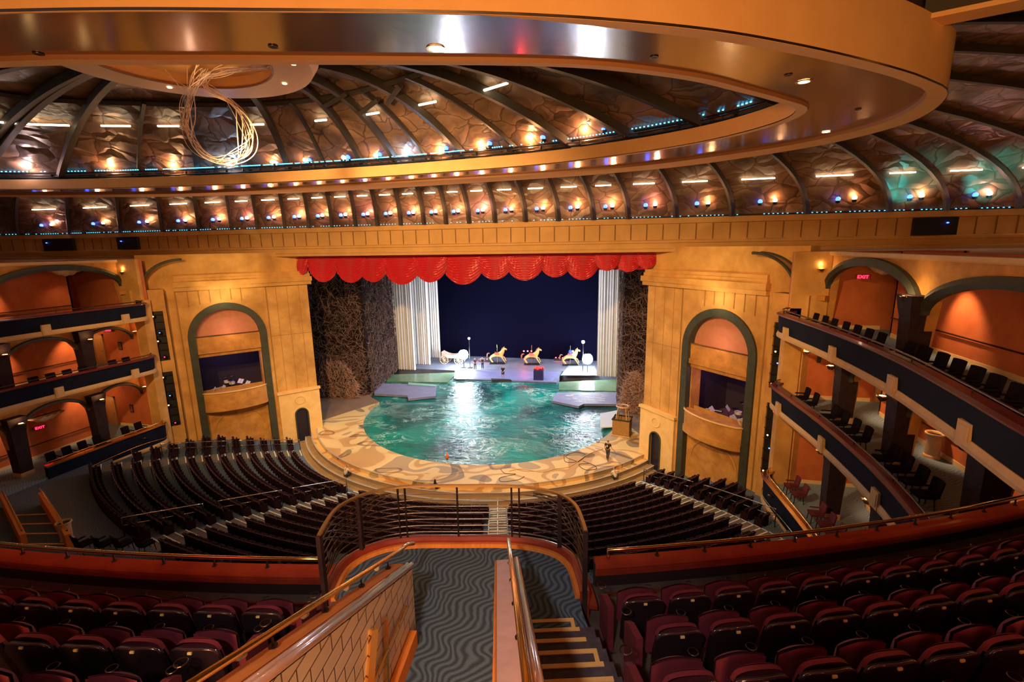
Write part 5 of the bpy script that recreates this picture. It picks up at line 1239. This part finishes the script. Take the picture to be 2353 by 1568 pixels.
SEAT_POSE = dict(pelvis=(0,-.1,.50), waist=(0,-.1,.66), chest=(0,.0,.86), neck=(0,.08,1.0), chin=(0,.12,1.06), head=(0,.13,1.14), crown=(0,.12,1.23),
    hipL=(-.1,-.05,.48), hipR=(.1,-.05,.48), kneeL=(-.13,.38,.50), kneeR=(.13,.38,.50), ankL=(-.13,.42,.10), ankR=(.13,.42,.10), toeL=(-.13,.56,.04), toeR=(.13,.56,.04),
    shL=(-.18,.04,.95), shR=(.18,.04,.95), elL=(-.25,.12,.72), elR=(.25,.12,.72), wrL=(-.14,.34,.62), wrR=(.14,.34,.62))
q = atz(798, 1104, -.9); person((q.x, q.y, -.9), R(-25), 'person in pale top sitting bent forward in the front stalls, left of the centre', M_CLOTHW, M_CLOTHG, SEAT_POSE)
q = atz(1412, 1110, -.9); person((q.x, q.y, -.9), R(30), 'person in pale top sitting bent forward in the front stalls, right of the centre', M_CLOTHW, M_CLOTHG, SEAT_POSE)

def horse(loc, rz, label, s, lights=False, rider=False):
    t = thing('carousel_horse', label, 'carousel horse', loc, rz, 'gilded carousel horses'); t.scale = (s, s, s)
    # faces +x
    V = [(-.62,0,1.15),(-.25,0,1.10),(.2,0,1.10),(.52,0,1.22),(.72,0,1.55),(.80,0,1.86),(1.0,0,1.80),(1.18,0,1.66),
         (-.70,.14,.88),(-.92,.14,.60),(-.70,.14,.22),(-.62,.14,.10), (-.62,-.14,.88),(-.80,-.14,.62),(-.55,-.14,.30),(-.47,-.14,.18),
         (.55,.13,.88),(.86,.13,.72),(.98,.13,.38),(1.06,.13,.30), (.52,-.13,.86),(.72,-.13,.55),(.90,-.13,.24),(.98,-.13,.16)]
    E_ = [(0,1),(1,2),(2,3),(3,4),(4,5),(5,6),(6,7),(0,8),(8,9),(9,10),(10,11),(0,12),(12,13),(13,14),(14,15),(3,16),(16,17),(17,18),(18,19),(3,20),(20,21),(21,22),(22,23)]
    RD = [.31,.29,.29,.29,.23,.17,.14,.09,.16,.075,.055,.06,.14,.075,.055,.06,.11,.07,.05,.055,.11,.07,.05,.055]
    skin('body', V, E_, RD, M_HORSE, t, 2)
    dk = mat('chestnut_mane', (.28,.10,.04), .6)
    skin('mane', [(.84,0,2.02),(.66,0,1.90),(.52,0,1.62),(.40,0,1.42)], [(0,1),(1,2),(2,3)], [.06,.09,.09,.06], dk, t); skin('tail', [(-.86,0,1.25),(-1.12,0,1.28),(-1.22,0,.98),(-1.20,0,.70)], [(0,1),(1,2),(2,3)], [.05,.09,.10,.04], dk, t)
    for sy in (-.07, .07): M().tube([(.82,sy,1.95),(.84,sy*1.2,2.09)], [.04,.01], 5).build('ear', M_HORSE, t, local=1)
    m = M(); m.grid(lambda u, v: (-.28+.56*u, .30*math.cos(math.pi*v), 1.12+.27*math.sin(math.pi*v)+.06*(2*u-1)**2), 8, 10); m.build('saddle', mat('red_saddle', (.5,.10,.05), .5), t, local=1, smooth=True)
    M().tube([(0,0,.02),(0,0,2.35)], .03, 8).build('pole', M_BRASS, t, local=1); M().box(-.9, .9, -.35, .35, 0, .08).build('base_board', M_BLACK, t, local=1)
    if lights:
        for i in range(3): M().lathe([(.01,0),(.11,.08),(.01,.16)], 8, (-.95+.45*i, .38, 1.45)).build('red_lamp', mat('hot_red_lamp', (1,.1,.1), .5, emit=(1,.05,.06), estr=40), t, local=1)
    return t
q = atz(1143, 836, .05); horse((q.x, q.y, .05), R(8), 'gilded carousel horse with raised head, centre of the rear stage', 1.22)
q = atz(1222, 838, .05); horse((q.x, q.y, .05), R(8), 'gilded carousel horse beside three red lamps', 1.22, True)
light('POINT', 'red_lamp_light', (q.x-1.0, q.y-.8, 1.9), 160, (1, .03, .04), .12)
q = atz(1310, 840, .05); hh = horse((q.x, q.y, .05), R(8), 'gilded carousel horse carrying a blue and white bundle, before the right lamp', 1.22)
m = M(); m.lathe([(.02,0),(.22,.1),(.20,.35),(.10,.5),(.01,.55)], 10, (.0,0,1.35)); m.build('blue_bundle', mat('blue_cloth', (.05,.08,.35), .7), hh, local=1, smooth=True)
m = M(); m.lathe([(.02,0),(.16,.08),(.12,.25),(.01,.3)], 8, (.3,.1,1.5)); m.build('white_plume', M_CLOTHW, hh, local=1, smooth=True)
# red lamp row on the floor left of the third horse, small lamp group by the first
for (px, py, n, lab) in ((1290, 829, 4, 'row of four red lamps on the floor left of the third horse'), (1117, 822, 3, 'small row of red lamps behind the first horse')):
    q = atz(px, py, .05) if py > 825 else atz(px, 832, .05)
    t = thing('red_lamp_row', lab, 'lamp row', (q.x-.9, q.y, .05), 0, 'rows of red stage lamps'); M().box(-.2, 2.0, -.12, .12, 0, .35).build('rack', M_BLACK, t, local=1)
    for i in range(n): M().lathe([(.01,0),(.10,.06),(.01,.12)], 8, (.1+.5*i, -.15, .40)).build('lamp', MATS['hot_red_lamp'], t, local=1)
# carriage
t = thing('show_carriage', 'pale carriage with spoked wheels behind the left lamp', 'carriage', (-10.9, 64.2, .04))
for wx in (-1.1, 1.1):
    for wy in (-.7, .7):
        m = M(); m.tube([(wx+.62*math.cos(i*.314), wy, .64+.62*math.sin(i*.314)) for i in range(20)], .05, 5, closed=True)
        for i in range(5): m.tube([(wx+.6*math.cos(i*.628), wy, .64+.6*math.sin(i*.628)), (wx-.6*math.cos(i*.628), wy, .64-.6*math.sin(i*.628))], .025, 4)
        m.build('wheel', M_CREAM, t, local=1)
m = M(); m.grid(lambda u, v: (-1.5+3.0*u, -.6+1.2*v, .9+.9*abs(2*u-1)**2+.0*v), 16, 2); m.grid(lambda u, v: (-1.5+3.0*u, -.6, .9+.9*abs(2*u-1)**2*v+(1-abs(2*u-1)**2)*.45*v), 16, 2); m.grid(lambda u, v: (-1.5+3.0*u, .6, .9+.9*abs(2*u-1)**2*v+(1-abs(2*u-1)**2)*.45*v), 16, 2)
m.build('carriage_body', mat('faded_rose_wood', (.45,.28,.22), .5), t, local=1)
m = M(); m.tube([(1.3,0,1.0),(2.3,0,.9)], .05, 6); m.build('draw_bar', M_CREAM, t, local=1)
# two big stage lamps and two small high ones
for (px, py, lab, s, E_) in ((1065, 815, 'big dazzling white stage lamp at the left of the rear stage', 1.0, 3000), (1350, 825, 'big dazzling white stage lamp at the right of the rear stage', 1.0, 2000), (1078, 778, 'small bright blue-white lamp high above the left big lamp', .22, 300), (1340, 786, 'small bright blue-white lamp high above the right big lamp', .3, 400)):
    p = aty(px, py, 62.0); zb = .05; t = thing('stage_lamp', lab, 'stage lamp', (p.x, p.y, zb), 0, 'stage lamps')
    M().tube([(0,0,0),(0,0,p.z-zb-.2*s)], .05, 6).box(-.35, .35, -.3, .3, 0, .06).build('stand', M_BLACK, t, local=1)
    M().tube([(0,.5*s,p.z-zb),(0,-.0,p.z-zb)], [.25*s,.42*s], 14).build('housing', M_BLACK, t, local=1)
    hm = mat('lamp_white_hot', (1,1,1), .5, emit=(.80,.88,1), estr=140)
    M().lathe([(.01,0),(.42*s,.06*s),(.62*s,.30*s),(.68*s,.65*s),(.62*s,1.0*s),(.42*s,1.24*s),(.01,1.3*s)], 14, (0,-.05,p.z-zb-.65*s)).build('lens', hm, t, local=1, smooth=True)  # glowing ball made wider than its housing to imitate the lamp's bloom
    light('SPOT', 'stage_lamp_beam', (p.x, p.y-.6, p.z), E_, (.82,.90,1), .25, (p.x*.5+2, 38, 0), 150, .8)
# bin with red cloth
q = atz(1238, 872, .05)
t = thing('cloth_bin', 'navy bin heaped with red cloth on the stage edge', 'bin', (q.x, q.y, .05), R(4))
m = M(); m.box(-.62, .62, -.5, .5, 0, 1.25); m.build('bin', M_BIN, t, local=1); rr = random.Random(2)
m = M()
for i in range(9): x, y = rr.uniform(-.4,.4), rr.uniform(-.3,.3); m.lathe([(.02,0),(.3,.05),(.25,.28),(.02,.42)], 7, (x, y, 1.2+rr.random()*.15))
m.build('red_cloth', M_REDC, t, local=1, smooth=True)
# wicker gondola
q = atz(1429, 998, .02)
t = thing('wicker_gondola', 'wicker balloon basket with a ring on four struts at the right of the pool', 'basket', (q.x, q.y, -.03), R(-12))
m = M(); m.grid(lambda u, v: (-.75+1.5*u, -.6-.06*v, 1.45*v+.12), 6, 4); m.grid(lambda u, v: (-.75+1.5*u, .6, 1.45*v+.12), 6, 4); m.grid(lambda u, v: (-.75, -.6+1.2*u, 1.45*v+.12), 6, 4); m.grid(lambda u, v: (.75, -.6+1.2*u, 1.45*v+.12), 6, 4); m.box(-.8, .8, -.65, .65, .05, .14)
m.build('basket', M_WICKER, t, local=1)
m = M(); m.tube([(-.78,-.66,1.58),(.78,-.66,1.58),(.78,.62,1.58),(-.78,.62,1.58)], .07, 6, closed=True); m.build('padded_rim', M_BLACK, t, local=1)
m = M(); m.tube([(-.8,-.68,.1),(.8,-.68,.1),(.8,.68,.1),(-.8,.68,.1)], .05, 6, closed=True); m.build('base_rail', M_CREAM, t, local=1)
for sx in (-1, 1):
    for sy in (-1, 1): M().tube([(sx*.55, sy*.6, .9), (sx*.35, sy*.35, 2.6)], .045, 6).build('strut', M_CREAM, t, local=1)
m = M(); m.tube([(.55*math.cos(i*.4488), .5*math.sin(i*.4488), 2.7) for i in range(14)], .07, 6, closed=True); m.build('burner_ring', M_COPING, t, local=1)
P_ = [atz(*p, .06) for p in ((1379,952),(1420,944),(1412,982),(1380,984))]
one(M().prism([(p.x, p.y) for p in P_], .04, .12), 'white_sheet', M_PAPER, 'white sheet spread over the pool edge left of the wicker basket', 'sheet')
# hoses
def hose(px, r, mt, label, z=.03, kk=6):
    P = catmull([tuple(atz(x, y, z)) for x, y in px], kk, False); one(M().tube(P, r*.6, 5), 'hose', mt, label, 'hose', 'hoses on the apron', smooth=True)
hose([(1385,1032),(1350,1045),(1310,1072),(1275,1078),(1245,1085),(1200,1078),(1170,1083)], .05, M_SAFE, 'tan hose trailing from the walking person across the apron')
hose([(1330,1062),(1300,1050),(1320,1040),(1345,1045),(1330,1060),(1300,1062),(1296,1045)], .035, M_CLOTHG, 'dark coiled hose near the pool edge')
hose([(1340,1060),(1365,1070),(1370,1078),(1345,1080),(1330,1068),(1352,1066)], .035, M_BLACK, 'black coiled hose left of the walking person')
hose([(1150,1078),(1160,1088),(1185,1090),(1150,1098),(1153,1107),(1190,1103),(1205,1095)], .03, M_CLOTHG, 'dark loose hose at the front centre of the apron')
one(M().lathe([(.02,0),(.15,.06),(.16,.22),(.07,.36),(.02,.6)], 10, tuple(atz(1028, 1055, -.2))), 'buoy', mat('orange_buoy', (.9,.18,.04), .5), 'small orange buoy floating near the front of the pool', 'buoy', smooth=True)
one(M().tube([tuple(atz(1000,1117,0)), tuple(atz(1000,1117,0)+Vector((0,0,.5)))], [.16,.05], 8), 'floor_monitor', M_BLACK, 'small black stand on the front edge of the apron', 'stand')
# band rooms: music stands, drums, keyboards
for sg, nm in SIDES:
    T = side(sg)
    def tl(s, d, z): return T(s, d, z)
    for k_, (s, d, z) in enumerate([(1.6,-.9,4.9),(.9,-1.0,5.2),(-1.0,-1.2,5.2),(-.6,-2.4,5.2)]):
        p = tl(s, d, 4.02); t = thing('music_stand', 'music stand with white sheets in the %s band room, %s one from the outer side' % (nm, NUM[k_+1]), 'music stand', p, R(40*sg+10*k_), 'music stands in the band rooms')
        M().tube([(0,0,0),(0,0,1.0)], .02, 5).tube([(-.25,0,.02),(.25,0,.02)], .02, 4).build('post', M_DKMETAL, t, local=1)
        M().add([(-.32,-.05,.95),(0,-.05,.95),(0,.2,1.3),(-.32,.2,1.3)], [(0,1,2,3)]).add([(.02,-.05,.95),(.34,-.05,.95),(.34,.2,1.3),(.02,.2,1.3)], [(0,1,2,3)]).build('sheets', mat('lit_paper', (.85,.88,1), .7), t, local=1)
    p = tl(.3*1, -3.0, 4.02); t = thing('drum_kit', 'drum kit at the back of the %s band room' % nm, 'drum kit', p, R(30*sg))
    M().lathe([(.35,0),(.35,.35)], 16, (0,0,.2)).build('bass_drum', M_DKMETAL, t, local=1)
    for i, (x, y, z) in enumerate(((-.55,.1,.9),(.5,.2,.95),(-.9,0,1.35),(.9,0,1.4),(0,.3,1.6))):
        m = M(); m.tube([(x,y,0),(x,y,z)], .015, 4); m.build('stand', M_STEEL, t, local=1); M().lathe([(.24,0),(.25,.03 if i > 1 else .2),(.01,.05 if i > 1 else .21)], 14, (x,y,z)).build('cymbal' if i > 1 else 'tom_drum', M_STEEL if i > 1 else M_PAPER, t, local=1)
    for k_, (s, d) in enumerate(((-1.3,-1.7),(1.2,-2.0))):
        p = tl(s, d, 4.02); t = thing('keyboard', 'keyboard on a crossed stand in the %s band room, %s side' % (nm, ('inner', 'outer')[k_]), 'keyboard', p, R(-25*sg+50*k_), 'keyboards in the band rooms')
        M().box(-.6, .6, -.15, .15, .85, .93).build('case', M_BLACK, t, local=1); M().box(-.55, .55, -.14, -.02, .93, .945).build('keys', M_PAPER, t, local=1)
        M().tube([(-.4,0,0),(.4,0,.85)], .02, 4).tube([(.4,0,0),(-.4,0,.85)], .02, 4).build('crossed_stand', M_STEEL, t, local=1)
